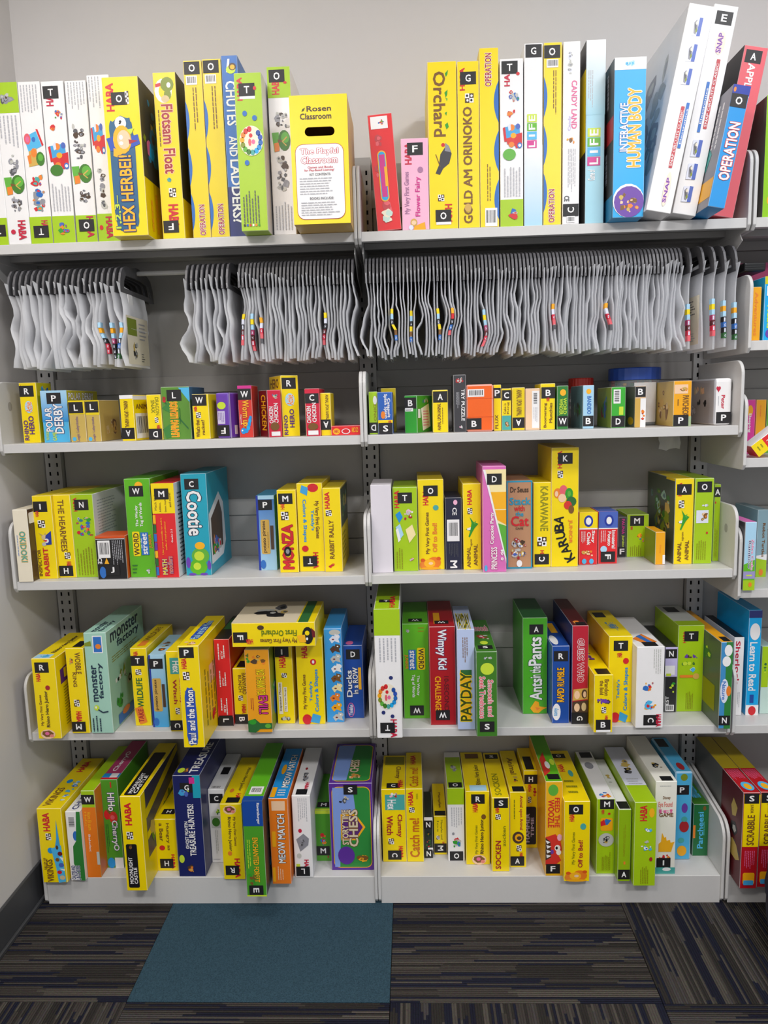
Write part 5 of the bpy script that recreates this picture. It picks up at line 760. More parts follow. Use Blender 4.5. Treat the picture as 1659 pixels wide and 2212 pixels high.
('game_box','game box','orange cartoon game box pushed forward, comic yellow and magenta lettering','board games on the lower middle shelf, first bay',-.2921,-.0143,.4975,.0629,.2238,.187,0,0,'ORY',{'R':'OLG','top':'MNT2','Rf':[('i',.05,.05,.95,.95,'toy',104,16)],'Tf':[('i',.1,.3,.9,.95,'rw',103,12)]},[('i',0,.02,.25,.18,'tree',100,8),('i',.2,.03,.9,.2,'brn',101,9),('t','NO THANK YOU',.45,.24,.78,.56,'d','Y','K'),('t','EVIL!',.5,.55,.85,.77,'d','MG','K'),('m',.15,.58,.3,.75,'d','DR',2),('x','gator',0,.82,1,1)]),
('game_box','game box','yellow game box with I sticker, typewriter lettering strip and two mice at foot','board games on the lower middle shelf, first bay',-.2331,.0379,.4975,.0461,.214,.198,0,0,'Y',{},[('s','I',.42,.06,0,0),('t','HABA',.25,.12,.6,.27,'u','RD',None),('k',.35,.34,.65,.4),('r',.12,.46,.35,.87,'CRM'),('t','Inspector Mouse:',.16,.47,.3,.83,'u','BRD',None),('r',.42,.52,.62,.84,'CRM'),('t','The Great Escape',.46,.53,.58,.83,'u','BRD',None),('i',.1,.88,.85,.98,'gryb',105,10)]),
('game_box','game box','yellow game box with red circle and blue square at foot, another box on top','board games on the lower middle shelf, first bay',-.1636,.0329,.4975,.0705,.2375,.22,0,0,'Y',{},[('t','HABA',.22,.06,.42,.23,'u','RD',None),('e',.52,.24,.75,.31,'RD'),('e',.59,.255,.68,.295,'W'),('t','My Very First Games',.2,.42,.36,.82,'u','BR',None),('t',"Teddy's",.45,.5,.58,.73,'u','BLU2',None),('t','Colors & Shapes',.65,.36,.82,.85,'u','BLU2',None),('e',.15,.88,.5,1,'RD'),('p',[(.55,.87),(.85,.9),(.78,.99),(.45,.97)],'SKB2')]),
('game_box','game box','blue game box with a column of painted cats and dogs','board games on the lower middle shelf, first bay',-.1016,.0426,.4975,.046,.2584,.198,0,0,'SKB3',{},[('e',.3,.01,.95,.07,'G3'),('pets',)]),
('game_box','game box','royal blue game box with D sticker, white lettering and oval badge at foot','board games on the lower middle shelf, first bay',-.0521,.0679,.4975,.0507,.2038,.187,0,0,'BLR',{'top':'BLR','Tf':[('e',.1,.8,.5,.97,'PK2')]},[('s','D',.5,.12,0,0),('t','Ducks',.12,.34,.4,.7,'u','W','K'),('t','in a ROW',.45,.3,.72,.66,'u','W','K'),('r',.75,.3,.9,.6,'OY'),('e',.12,.78,.5,.98,'PK2'),('e',.16,.79,.46,.97,'BLR'),('t','Thinkfun',.22,.81,.4,.95,'u','W',None)]),
('game_box','game box','yellow game box lying flat across the row, upside-down lettering and raven picture','board games on the lower middle shelf, first bay',-.242,-.035,.7353,.211,.0627,.2,0,0,'Y',{'top':'Y','Tf':[('r',0,0,.78,1,'CRD'),('i',.1,.1,.7,.9,'gryb',106,8),('r',.8,0,.92,1,'GND')]},[('s','F',.1,.6,90,0),('t','HABA',.17,.68,.25,.88,'f','RD',None),('e',.31,.1,.39,.3,'BRD'),('t','First Orchard',.36,.32,.78,.56,'f','OLD',None),('t','My Very First Games',.34,.62,.78,.85,'f','BR',None),('x','raven2',.78,.15,1,.95)]),
('game_box','game box','tall white game box with lime top band, rainbow ring of counters, T sticker at foot','board games on the lower middle shelf, second bay',.0455,-.0567,.4975,.0642,.3364,.308,0,0,'W',{'top':'L','bev':.002,'Tf':[('s','T',.45,.75,0,0),('t','HABA',.6,.6,.8,.95,'u','RD',None)]},[('r',0,0,1,.2,'L'),('m',.15,.22,.9,.42,'d','G2',5),('e',.52,.51,.68,.54,'NV'),('x','wheel',.05,.57,.85,.77),('e',.2,.78,.35,.81,'NV'),('e',.55,.81,.7,.84,'NV'),('t','HABA',.55,.85,.78,.99,'d','CR',None),('s','T',.42,.915,180,0)]),
('game_box','game box','bright green word game box with upside-down W sticker and yellow and blue word tiles','board games on the lower middle shelf, second bay',.1154,.0615,.4975,.0689,.2624,.2175,0,0,'GNB',{'top':'GNB','Tf':[('s','W',.5,.85,180,0)]},[('i',.08,.04,.35,.1,'dots',110,4),('m',.6,.03,.85,.1,'h','OLV',2),('rr',.55,.25,.85,.48,'Y'),('t','WORD',.6,.26,.8,.47,'d','BRD',None),('r',.22,.27,.5,.48,'BLU'),('t','street',.27,.28,.45,.47,'d','W',None),('t','JUNIOR',.06,.32,.2,.47,'d','OR',None),('t','The Wacky',.5,.54,.62,.75,'d','W',None),('t','Tug of Words',.3,.53,.45,.77,'d','W',None),('s','W',.5,.91,180,0)]),
('game_box','game box','dark red game box with white and orange lettering, upside-down W sticker at foot','board games on the lower middle shelf, second bay',.184,.0184,.4975,.0672,.2667,.253,0,0,'REDD',{'top':'REDD','Tf':[('r',.2,.5,.45,.9,'YO'),('s','W',.5,.85,180,0)]},[('t','Wimpy Kid',.25,.03,.65,.43,'d','W','NV'),('t','10-SECOND',.55,.5,.72,.85,'d','REX',None),('t','CHALLENGE',.2,.5,.42,.85,'d','YO',None),('s','W',.48,.895,180,0)]),
('game_box','game box','narrow pale blue game box with tall yellow and black lettering','board games on the lower middle shelf, second bay',.2422,-.0102,.4975,.0444,.2676,.22,0,0,'LAVB',{'top':'LAVB','Tf':[('t','PAYDAY',.1,.4,.85,.95,'h','OLK','Y')]},[('m',.3,.08,.65,.33,'d','BR',3),('r',.15,.4,.75,.92,'OY'),('r',.2,.4,.82,.46,'GND'),('t','PAYDAY',.18,.43,.78,.91,'u','OLK','Y')]),
('game_box','game box','forest green game box with red and white lettering, overhanging the shelf with S sticker','board games on the lower middle shelf, second bay',.2907,-.0524,.4975,.0518,.2224,.275,0,0,'GNF',{'top':'GNF','Tf':[('t','Smoosh',.05,.2,.9,.38,'h','RDP','W'),('i',.1,.5,.9,.68,'rw',112,8),('e',.3,.7,.7,.8,'LM'),('s','S',.5,.88,0,0)]},[('i',.25,.05,.8,.1,'dots',111,6),('e',.2,.13,.85,.27,'LM'),('t','Smoosh and',.55,.33,.8,.76,'d','RDP','W'),('t','Seek Treehouse',.15,.29,.42,.78,'d','RDP','W'),('s','S',.5,.88,0,0)]),
('game_box','game box','bright green game box with white wobbly lettering and A sticker','board games on the lower middle shelf, second bay',.432,.0824,.4975,.0648,.2672,.1966,0,0,'GNB2',{'top':'GND'},[('s','A',.55,.12,0,0),('t','Ants',.3,.63,.78,.85,'u','W','GND'),('t','in the',.3,.5,.72,.62,'u','W','GND'),('t','Pants',.25,.2,.75,.49,'u','W','GND'),('x','banana',.3,.86,1,.99)]),
('game_box','game box','short royal blue game box with yellow lettering, R sticker and white oval','board games on the lower middle shelf, second bay',.4882,.0213,.4975,.0443,.2094,.22,0,0,'BLR',{'top':'BLR','Tf':[('e',.05,.6,.5,.95,'W'),('r',.4,.1,.8,.5,'OY')]},[('s','R',.5,.13,0,0),('t','RAPID RUMBLE',.3,.28,.7,.72,'u','OY','K'),('e',.02,.74,.5,.96,'W'),('t','tomy',.12,.8,.38,.9,'u','SKB2',None)]),
('game_box','game box','tall red game box with outlined name lettering and face picture tiles, sideways G sticker','board games on the lower middle shelf, second bay',.5364,.0162,.4975,.0414,.2639,.2628,0,0,'RDK2',{'L':'NV','top':'REX','Tf':[('i',.05,.8,.95,1,'skin',113,8),('r',.3,.88,.9,.98,'K')]},[('t','GUESS WHO',.35,.13,.72,.57,'d','RDK2','W'),('x','faces',0,.63,1,.9),('r',0,.88,1,1,'BLK'),('s','G',.5,.94,90,0)]),
('game_box','game box','short yellow game box overhanging the shelf, purple figure and B sticker at foot','board games on the lower middle shelf, second bay',.5833,-.0367,.4975,.0465,.1524,.242,0,0,'Y',{'top':'Y','Tf':[('r',.2,.82,.9,.98,'K'),('i',.1,.2,.7,.6,'pur',115,6)]},[('t','Brandon',.55,.08,.78,.36,'d','BR',None),('t','the Bold',.3,.1,.5,.34,'d','BR',None),('i',.05,.38,.9,.52,'pur',114,8),('k',.4,.55,.65,.66),('t','HABA',.6,.7,.75,.78,'d','RD',None),('s','B',.5,.86,0,2)]),
('game_box','game box','yellow game box with T sticker and blue lettering beside a white box','board games on the lower middle shelf, second bay',.641,.0235,.4975,.0599,.2322,.242,0,0,'Y',{'top':'Y','Tf':[('r',.1,.1,.6,.3,'K'),('t',"Teddy's",.3,.5,.7,.8,'h','BLU2',None)]},[('s','T',.5,.11,0,0),('t','HABA',.35,.19,.55,.24,'u','RD',None),('e',.6,.25,.85,.32,'RD'),('t',"Teddy's",.35,.5,.5,.72,'u','BLU2',None),('t','Colors & Shapes',.65,.36,.85,.86,'u','BLU2',None),('e',.1,.88,.5,1,'RD'),('p',[(.5,.87),(.85,.92),(.75,1),(.45,.97)],'SKB2')]),
('game_box','game box','white game box with coloured puzzle pieces, sideways C sticker at foot','board games on the lower middle shelf, second bay',.7057,-.0129,.4975,.069,.215,.264,0,0,'W',{'top':'W','Tf':[('p',[(.1,.75),(.6,.6),(.9,.85),(.45,.95)],'OR'),('p',[(.3,.68),(.5,.63),(.75,.9),(.6,.93)],'BLU'),('r',.3,.86,.8,.98,'K')]},[('i',.2,.4,.75,.56,'gem',116,9),('i',.25,.6,.8,.8,'gem',117,7),('m',.6,.03,.9,.35,'d','G3',4),('s','C',.55,.9,90,0),('t','HABA',.75,.83,.92,.98,'d','CR',None)]),
('game_box','game box','narrow black and white game box with N sticker, half hidden by a white box','board games on the lower middle shelf, second bay',.7904,.0827,.4975,.0319,.1807,.1963,0,0,'BLK2',{'top':'BLK2'},[('r',0,0,1,.45,'LAV'),('s','N',.35,.1,0,0),('r',0,.28,.8,.42,'W'),('r',.1,.4,.5,.44,'LM'),('t','NEST',.1,.75,.35,.95,'u','W',None),('b',.1,.88,.8,.98,'h'),('i',.3,.5,.95,.85,'grn',118,5)]),
('game_box','game box','lime game box with T sticker, row of small tool pictures','board games on the lower middle shelf, second bay',.8416,.0857,.4975,.0671,.2388,.1933,0,0,'L',{'top':'GRT','Tf':[('r',.2,.1,.7,.35,'K'),('r',0,.8,1,1,'L')]},[('t','HABA',.18,.07,.3,.2,'u','RD',None),('s','T',.5,.125,0,0),('i',.15,.32,.8,.39,'pur',119,8),('i',.1,.4,.75,.47,'grn',120,8),('i',.4,.47,.85,.55,'blu',121,6),('r',.1,.57,.6,.6,'OR'),('e',.6,.55,.85,.62,'TN'),('m',.35,.75,.65,.97,'u','OLV',5)]),
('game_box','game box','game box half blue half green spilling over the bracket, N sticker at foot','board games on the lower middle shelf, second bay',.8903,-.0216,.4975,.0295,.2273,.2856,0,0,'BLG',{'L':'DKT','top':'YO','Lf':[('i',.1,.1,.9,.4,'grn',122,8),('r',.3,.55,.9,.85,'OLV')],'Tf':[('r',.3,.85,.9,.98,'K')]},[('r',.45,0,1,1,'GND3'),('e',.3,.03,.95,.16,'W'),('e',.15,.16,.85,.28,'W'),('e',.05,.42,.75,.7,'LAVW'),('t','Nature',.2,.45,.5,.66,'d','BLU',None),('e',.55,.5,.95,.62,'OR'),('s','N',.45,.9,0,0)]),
('game_box','game box','white game box with red script lettering behind the blue and green one','games on the lower middle shelf, third bay',.9556,.06,.4966,.0252,.2131,.204,0,0,'W',{'top':'BLK'},[('t','Sherlock',.15,.05,.6,.6,'d','CR',None),('m',.5,.7,.8,.9,'d','G2',2)]),
('game_box','game box','tall sky-blue reading kit box with white lettering and red apple at foot','games on the lower middle shelf, third bay',.9947,.0607,.4966,.0328,.2843,.2033,0,0,'CYB',{},[('r',0,0,1,.07,'NV'),('e',.1,.12,.9,.28,'W'),('t','Learn to Read',.15,.3,.7,.76,'d','W',None),('r',.3,.8,.6,.88,'BLR'),('r',0,.9,1,1,'W'),('e',.2,.91,.8,1,'RD')]),
('game_box','game box','pale striped game box cut by the photo edge, beside the reading kit','games on the lower middle shelf, third bay',1.0336,.0679,.4966,.0293,.1848,.1961,0,0,'MNT2',{},[('r',0,0,.6,.6,'L'),('i',.1,.2,.5,.45,'grn',180,4)]),
('game_box','game box','yellow game box with blue cartoon sailors, first on the base shelf, overhanging','board games on the base shelf, first bay',-.87,-.0218,.0791,.0664,.2144,.2858,0,0,'Y',{'R':'Y','Tf':[('e',.25,.45,.5,.53,'BLU2'),('i',.5,.45,.95,.98,'blu',124,18),('t','VIKINGS',.15,.62,.45,.95,'u','BR',None),('t','HABA',.3,.08,.55,.3,'u','RD',None)]},[('t','HABA',.22,.06,.48,.3,'u','RD',None),('k',.28,.33,.5,.42),('e',.3,.52,.55,.6,'BLU2'),('x','vik',.42,.15,.98,1),('t','VALLEY OF',.1,.66,.22,.82,'u','BR',None),('t','VIKINGS',.2,.68,.46,.98,'u','BR',None)]),
('game_box','game box','white and green game box with barcode upright and blue oval, beside an orange one','board games on the base shelf, first bay',-.8113,-.0124,.0791,.0398,.2001,.22,0,0,'W',{'Tf':[('t','CHUTES',.3,.5,.7,.95,'u','NV',None)]},[('b',.1,.06,.7,.24,'d'),('e',.4,.28,.75,.42,'BLU'),('p',[(.75,0),(1,0),(1,1),(.7,1),(.3,.75),(.35,.5),(.6,.42)],'GND3'),('t','CHUTES AND',.1,.78,.35,.98,'u','NV',None),('t','LADDERS',.4,.78,.68,.99,'u','NV','W')]),
('game_box','game box','lime and orange game box with W sticker at top','board games on the base shelf, first bay',-.772,.0013,.0791,.0367,.2519,.264,0,0,'L',{'R':'ORL','top':'L'},[('r',0,.19,1,1,'ORL'),('s','W',.38,.1,0,0),('t','Vom Ei zum',.35,.24,.6,.45,'d','OY',None),('t','Huhn',.15,.24,.3,.4,'d','OY',None),('t','Beleduc',.3,.5,.45,.7,'d','W',None),('r',.8,.7,1,.85,'GRT')]),
('game_box','game box','green game box with red cherry creature and white outlined lettering downwards','board games on the base shelf, first bay',-.73,.0427,.0791,.0464,.2618,.2363,0,0,'GNB3',{'top':'MGR','Tf':[('t','CherryO',.3,.3,.65,.8,'u','W',None),('r',0,.86,1,.96,'BLU2'),('r',.45,.86,.9,.96,'W'),('r',0,.96,1,1,'RD')]},[('m',.5,.03,.75,.1,'d','RD',1),('t','HiHo',.35,.15,.75,.35,'d','W','NV'),('x','cherry',.05,.33,.9,.5),('t','CherryO',.4,.46,.82,.8,'d','W','NV'),('e',.05,.88,.5,1,'BLU2'),('r',.5,.88,1,1,'W'),('m',.1,.5,.3,.85,'d','GND',2)]),
('game_box','game box','yellow game box leaning far out over the base shelf, black rounded title plates','board games on the base shelf, first bay',-.6336,-.0568,.0791,.0542,.2669,.308,0,0,'Y',{'Rf':[('p',[(.1,0),(1,0),(1,.72),(.1,.72)],'DKP'),('p',[(.1,.2),(1,0),(1,.08),(.1,.3)],'Y'),('p',[(.1,.45),(1,.25),(1,.33),(.1,.53)],'Y'),('i',.1,.3,1,.7,'dark2',127,14)],'Tf':[('rr',.15,.2,.8,.98,'K'),('t','MOONLIGHT',.3,.6,.5,.95,'u','W',None),('t','CASTLE',.55,.65,.72,.95,'u','W',None)]},[('t','HABA',.2,.07,.5,.3,'u','RD',None),('k',.2,.37,.52,.45),('rr',.12,.5,.65,.965,'K'),('i',.2,.48,.5,.56,'brn',126,5),('t','MOONLIGHT',.2,.64,.38,.92,'u','W',None),('t','CASTLE',.42,.75,.58,.92,'u','W',None)]),
('game_box','game box','short yellow game box with bear lettering downwards and H sticker','board games on the base shelf, first bay',-.5776,.0281,.0791,.0576,.1531,.2509,0,0,'Y',{'top':'Y','Tf':[('s','H',.5,.85,0,0),('e',.55,.5,.75,.6,'RD'),('r',.1,.45,.9,.47,'OY')]},[('t','Hungry as',.5,.08,.68,.6,'d','BR',None),('t','a Bear',.2,.08,.38,.42,'d','BR',None),('e',.15,.5,.42,.6,'RD'),('t','HABA',.7,.68,.85,.95,'d','RD',None),('s','H',.45,.85,0,0)]),
('game_box','game box','large navy game box with G sticker and white ghost hunt lettering reading upwards','board games on the base shelf, first bay',-.5028,.0029,.0791,.0734,.2924,.2761,0,0,'NV3',{'top':'NV3','Tf':[('t','TREASURE',.55,.3,.85,.95,'u','W',None),('e',.1,.85,.35,.95,'LM'),('i',.3,.8,.6,.98,'brn',130,5)]},[('s','G',.5,.12,0,0),('r',.72,0,1,.22,'TLB'),('r',.6,.02,.8,.08,'MG'),('i',.05,.12,.7,.22,'gbl',128,6),('t','GHOST FIGHTIN',.33,.45,.45,.72,'u','W',None),('t','TREASURE HUNTERS!',.48,.28,.7,.79,'u','W',None),('e',.05,.78,.25,.86,'LM'),('i',.2,.85,.65,.97,'brn',129,8)]),
('game_box','game box','white game box with C sticker and green globe picture behind a yellow box','board games on the base shelf, first bay',-.4432,.0654,.0791,.0449,.2173,.2136,0,0,'W',{'top':'W','Tf':[('b',.1,.9,.8,.98,'h'),('r',.3,.4,.8,.6,'K')]},[('s','C',.5,.12,0,0),('i',.35,.24,.95,.35,'grn',131,6),('r',.1,.36,1,.52,'GRT'),('e',.15,.38,.65,.5,'GNF'),('m',.3,.55,.5,.9,'d','G3',2),('m',.1,.94,.6,.97,'h','G2',1)]),
('game_box','game box','yellow game box with brown rhino picture at top, sideways R sticker at foot','board games on the base shelf, first bay',-.3845,-.0102,.0791,.0579,.2178,.264,0,0,'Y',{'top':'Y','Tf':[('t','Rhino Hero Junior',.55,.25,.75,.75,'d','BRD',None),('e',.2,.7,.4,.78,'OR'),('t','HABA',.6,.8,.8,.97,'d','RD',None),('r',.25,.88,.85,.98,'K')]},[('x','rhino',.15,.02,.75,.14),('t','Rhino Hero Junior',.3,.17,.48,.62,'d','BRD',None),('t','My Very First Games',.55,.17,.7,.55,'d','BR',None),('e',.25,.62,.45,.68,'OR'),('t','HABA',.55,.72,.78,.97,'d','RD',None),('s','R',.42,.875,180,0)]),
('game_box','game box','green game box with blue top and E sticker, hanging lowest over the base','board games on the base shelf, first bay',-.3098,-.0795,.0791,.0518,.2642,.33,0,0,'GNM',{'R':'DKB','top':'GNB','Rf':[('i',.1,.2,.9,.9,'dark',134,20)],'Tf':[('r',.2,.78,.85,.9,'W'),('b',.22,.79,.83,.89,'h'),('r',0,.93,1,1,'BLR2')]},[('r',0,0,1,.26,'BLR2'),('t','Ravensburger',.68,.02,.85,.24,'d','W',None),('t','ENCHANTED FOREST',.42,.38,.68,.85,'d','OY','GNF'),('m',.12,.4,.32,.75,'d','LM',2),('i',.05,.75,.6,.9,'tree',133,12),('s','E',.48,.935,90,0),('r',0,.985,1,1,'LM')]),
('game_box','game box','orange game box with white jumpy lettering and blue top face, pale sticker','board games on the base shelf, first bay',-.2532,-.0302,.0791,.0506,.2432,.286,0,0,'ORL',{'top':'BLU2','Tf':[('t','MEOW MATCH',.5,.15,.85,.8,'u','W','K'),('e',.2,.35,.45,.55,'YO'),('r',.05,.8,.3,.98,'YO'),('m',.4,.84,.9,.97,'h','W',3)]},[('r',.15,.03,.85,.14,'PCH'),('t','MEOW',.4,.5,.75,.75,'u','W','K'),('t','MATCH',.42,.18,.78,.47,'u','W','K'),('rr',.1,.38,.3,.56,'YO'),('m',.3,.78,.65,.95,'u','PCH',3),('r',.05,.8,.2,.97,'YO')]),
('game_box','game box','white game box with grey stone picture and sideways L sticker at foot','board games on the base shelf, first bay',-.1976,-.0021,.0791,.0488,.2349,.2811,0,0,'W',{'top':'W','Tf':[('i',.2,.5,.75,.75,'gry',136,8),('e',.35,.45,.5,.5,'DR'),('r',.2,.88,.8,.98,'K'),('t','HABA',.6,.75,.8,.88,'d','CR',None)]},[('m',.3,.03,.85,.35,'d','G2',5),('e',.28,.4,.48,.45,'CR'),('p',[(.15,.53),(.55,.46),(.85,.52),(.8,.6),(.35,.68)],'GR2'),('i',.2,.5,.7,.63,'gry',135,7),('e',.15,.7,.4,.76,'GRT'),('t','HABA',.55,.78,.78,.94,'d','CR',None),('r',.1,.83,.3,.87,'LM'),('s','L',.45,.92,180,0)]),
('game_box','game box','dark lime game box with M sticker low down, tucked beside a large purple one','board games on the base shelf, first bay',-.1513,.0698,.0791,.0429,.1504,.2092,0,0,'GNB3',{'top':'GNB3','Tf':[('s','M',.5,.85,0,0),('r',0,.95,1,1,'LM')]},[('r',0,0,1,.06,'LM'),('i',.2,.4,.8,.7,'gem',137,9),('s','M',.45,.79,0,0),('i',.6,.88,.9,.95,'red',138,3)]),
('game_box','game box','large purple-framed chess set box with cream lettering and S sticker','board games on the base shelf, first bay',-.068,.0284,.0791,.1163,.253,.2356,0,0,'PUR2',{'top':'PUR2','Tf':[('rr',.06,.05,.95,.96,'OY'),('rr',.075,.06,.935,.95,'GNF2'),('p',[(.08,.06),(.5,.06),(.4,.94),(.08,.94)],'LAVB2'),('t','CHESS',.45,.45,.65,.75,'u','CRD','BR'),('i',.4,.75,.8,.94,'skin',141,6)]},[('rr',.06,.04,.955,.97,'OY'),('rr',.075,.048,.94,.962,'GNF2'),('p',[(.08,.05),(.55,.05),(.6,.3),(.25,.5),(.2,.96),(.08,.96)],'LAVB2'),('p',[(.25,.35),(.6,.35),(.82,.5),(.6,.65),(.25,.65)],'OY'),('p',[(.28,.37),(.58,.37),(.76,.5),(.58,.63),(.28,.63)],'PUD'),('t','STORY TIME',.28,.3,.42,.7,'u','CRD','BR'),('t','CHESS',.44,.3,.64,.72,'u','CRD','BR'),('e',.16,.72,.55,.93,'PUR2'),('i',.2,.1,.5,.25,'gryb',139,5),('i',.55,.78,.9,.95,'orn',140,6),('s','S',.5,.07,0,0)]),
('game_box','game box','yellow game box with teal patch, witch lettering downwards and sideways C sticker','board games on the base shelf, second bay',.0451,.0646,.0791,.0656,.2143,.1994,0,0,'Y',{'top':'Y','Tf':[('r',.1,.05,.95,.3,'OLV'),('t','Clumsy',.55,.35,.8,.7,'d','BR',None),('s','C',.5,.9,0,0),('t','HABA',.7,.75,.9,.95,'d','RD',None)]},[('r',.15,.07,.97,.28,'TEA'),('i',.3,.02,.75,.13,'rw',150,8),('t','Hex',.25,.14,.6,.27,'d','W',None),('t','Clumsy',.6,.34,.85,.65,'d','DR',None),('t','Witch',.2,.36,.45,.62,'d','DR',None),('k',.25,.67,.48,.75),('t','HABA',.68,.78,.85,.94,'d','RD',None),('s','C',.5,.9,90,0)]),
('game_box','game box','yellow game box with large orange-brown lettering reading upwards','board games on the base shelf, second bay',.1023,.0642,.0791,.0463,.2159,.2148,0,0,'Y',{'top':'Y','Tf':[('t','Catch me!',.25,.45,.75,.95,'u','ORB',None),('t','HABA',.3,.1,.6,.35,'u','RD',None)]},[('t','HABA',.15,.04,.42,.22,'u','RD',None),('k',.18,.25,.5,.32),('t','Catch me!',.2,.4,.75,.93,'u','ORB',None),('m',.6,.05,.75,.14,'u','OLV',2)]),
('game_box','game box','tiny dark game box with green and red pattern and N stickers','board games on the base shelf, second bay',.1396,.0822,.0791,.0238,.1216,.14,0,0,'DKG2',{},[('r',0,0,1,.1,'W'),('s','N',.45,.18,0,3),('i',.05,.28,.95,.75,'xmas',151,16),('r',.4,.74,1,.82,'W'),('s','N',.45,.9,0,3)]),
('game_box','game box','small yellow game box with sideways M sticker near its foot','board games on the base shelf, second bay',.1725,.097,.0791,.0356,.116,.182,0,0,'Y',{'top':'Y','Tf':[('t','Mampfen',.4,.3,.65,.75,'d','BR',None),('r',.1,.85,.95,.98,'K')]},[('t','Mampfen und',.5,.1,.7,.6,'d','OLV',None),('t','los',.25,.12,.4,.4,'d','OLV',None),('k',.2,.5,.45,.6),('t','HABA',.65,.66,.82,.75,'d','RD',None),('s','M',.5,.82,90,0)]),
('game_box','game box','white game box with lime top, red roofed house picture and O sticker at foot','board games on the base shelf, second bay',.2153,.0672,.0791,.0456,.2149,.2118,0,0,'W',{'top':'L','Tf':[('r',0,0,1,.15,'W'),('i',.2,.35,.8,.6,'gry',153,8),('s','O',.5,.92,0,0)]},[('r',0,0,1,.22,'L'),('m',.2,.26,.9,.55,'d','G2',5),('e',.25,.6,.4,.64,'G2'),('i',.2,.65,.95,.82,'hous',152,8),('s','O',.5,.925,0,0)]),
('game_box','game box','yellow game box with R sticker, pink rhino picture on its lowest end','board games on the base shelf, second bay',.273,.0511,.0791,.0645,.2146,.2279,0,0,'Y',{'top':'Y','Tf':[('r',.2,.86,.9,.99,'SKY'),('t','Rhino Hero Junior',.5,.35,.75,.85,'u','BRD',None),('r',.2,.05,.8,.18,'BR')]},[('s','R',.52,.105,0,0),('t','HABA',.3,.16,.5,.28,'u','RD',None),('e',.65,.31,.85,.38,'BR'),('t','My Very First Games',.38,.46,.52,.85,'u','OLV',None),('t','Rhino Hero Junior',.6,.38,.78,.85,'u','BRD',None),('x','rhino',.25,.86,.85,1)]),
('game_box','game box','yellow game box with S sticker and multi-coloured letters reading upwards','board games on the base shelf, second bay',.3317,.0198,.0791,.0464,.2127,.2592,0,0,'Y',{'top':'Y','Tf':[('t','SOCKEN',.25,.5,.6,.95,'u','OLV',None),('s','S',.5,.1,0,0)]},[('s','S',.52,.055,0,0),('t','HABA',.2,.13,.4,.2,'u','RD',None),('k',.2,.22,.5,.29),('t','SOCKEN',.2,.58,.5,.96,'u','DR',None),('t','zocken',.6,.38,.78,.65,'u','OLV',None)]),
('game_box','game box','yellow game box with red-brown animal lettering, curled snail and A sticker at foot','board games on the base shelf, second bay',.3803,.0378,.0791,.044,.2187,.2412,0,0,'Y',{'top':'Y','Tf':[('t','Animal',.35,.2,.7,.6,'d','BR',None),('i',.3,.6,.8,.82,'brn',154,8),('r',.2,.88,.9,.99,'K')]},[('t','Animal upon Animal',.55,.05,.8,.5,'d','DR',None),('m',.2,.1,.4,.45,'d','OLV',1),('e',.15,.52,.85,.68,'BRN'),('e',.3,.55,.75,.65,'YO'),('e',.42,.58,.7,.63,'BRN'),('k',.4,.7,.7,.78),('t','HABA',.6,.8,.78,.87,'d','RD',None),('s','A',.45,.91,0,0)]),
('game_box','game box','yellow game box behind, with H sticker and dark plate of spooky lettering','board games on the base shelf, second bay',.4274,.127,.0791,.0382,.2329,.14,0,0,'Y',{'top':'Y','Tf':[('r',.2,.4,.8,.95,'K')]},[('s','H',.55,.11,0,0),('t','HABA',.3,.17,.55,.27,'u','RD',None),('i',.6,.2,1,.35,'red',155,5),('k',.3,.33,.55,.41),('rr',.1,.46,.9,.95,'NVK'),('t','HAMMER',.18,.55,.42,.92,'u','LAV',None),('t','TIME',.52,.6,.74,.85,'u','LAV',None)]),
('game_box','game box','orange-yellow game box with toothy orange monster and red lettering, F sticker at foot','board games on the base shelf, second bay',.4689,.0002,.0791,.0441,.2678,.2788,0,0,'ORY2',{'top':'GNB','Tf':[('p',[(.1,.55),(.45,.4),(.5,.8),(.05,.9)],'RDO'),('e',.3,.6,.6,.75,'W'),('e',.65,.55,.95,.68,'LM'),('r',.2,.86,.9,.96,'K')]},[('e',.15,.03,.75,.15,'GNL'),('t','FEED THE',.55,.17,.82,.48,'d','RD',None),('t','WOOZLE',.15,.19,.5,.48,'d','RD',None),('x','woozle',0,.55,.98,.88),('s','F',.45,.92,0,0)]),
('game_box','game box','yellow game box with O stickers and sleeping orange bears, slanting over the base edge','board games on the base shelf, second bay',.5242,-.0231,.0791,.0663,.2251,.286,0,0,'Y',{'top':'Y','Tf':[('s','O',.5,.12,0,0),('t','HABA',.3,.3,.5,.45,'u','RD',None),('e',.6,.42,.8,.55,'TEA'),('m',.3,.6,.8,.9,'h','OLV',3)]},[('s','O',.45,.1,0,0),('t','HABA',.2,.16,.38,.25,'u','RD',None),('e',.62,.27,.85,.35,'TEA'),('t','My Very First Games',.3,.38,.45,.78,'u','OLV',None),('t','Off to Bed!',.55,.48,.72,.82,'u','DR',None),('x','bears',.03,.84,.95,1)]),
('game_box','game box','lime game box with M sticker, colour wheel and black and white photo disc','board games on the base shelf, second bay',.6061,.0085,.0791,.0473,.2137,.2705,0,0,'L',{'top':'W','Tf':[('r',.2,.02,.9,.15,'K'),('e',.2,.25,.7,.4,'GR2'),('i',.1,.85,.95,1,'gem',158,6)]},[('s','M',.55,.07,0,0),('t','HABA',.25,.14,.4,.2,'u','RD',None),('e',.6,.18,.75,.21,'RD'),('rr',.2,.25,.88,.42,'YO'),('p',[(.25,.35),(.5,.26),(.8,.28),(.6,.34)],'BLU'),('p',[(.2,.3),(.4,.27),(.5,.34),(.22,.36)],'RD'),('e',.1,.45,.95,.63,'G3'),('i',.2,.47,.85,.6,'gryb',157,10),('m',.3,.7,.8,.95,'u','OLV',6)]),
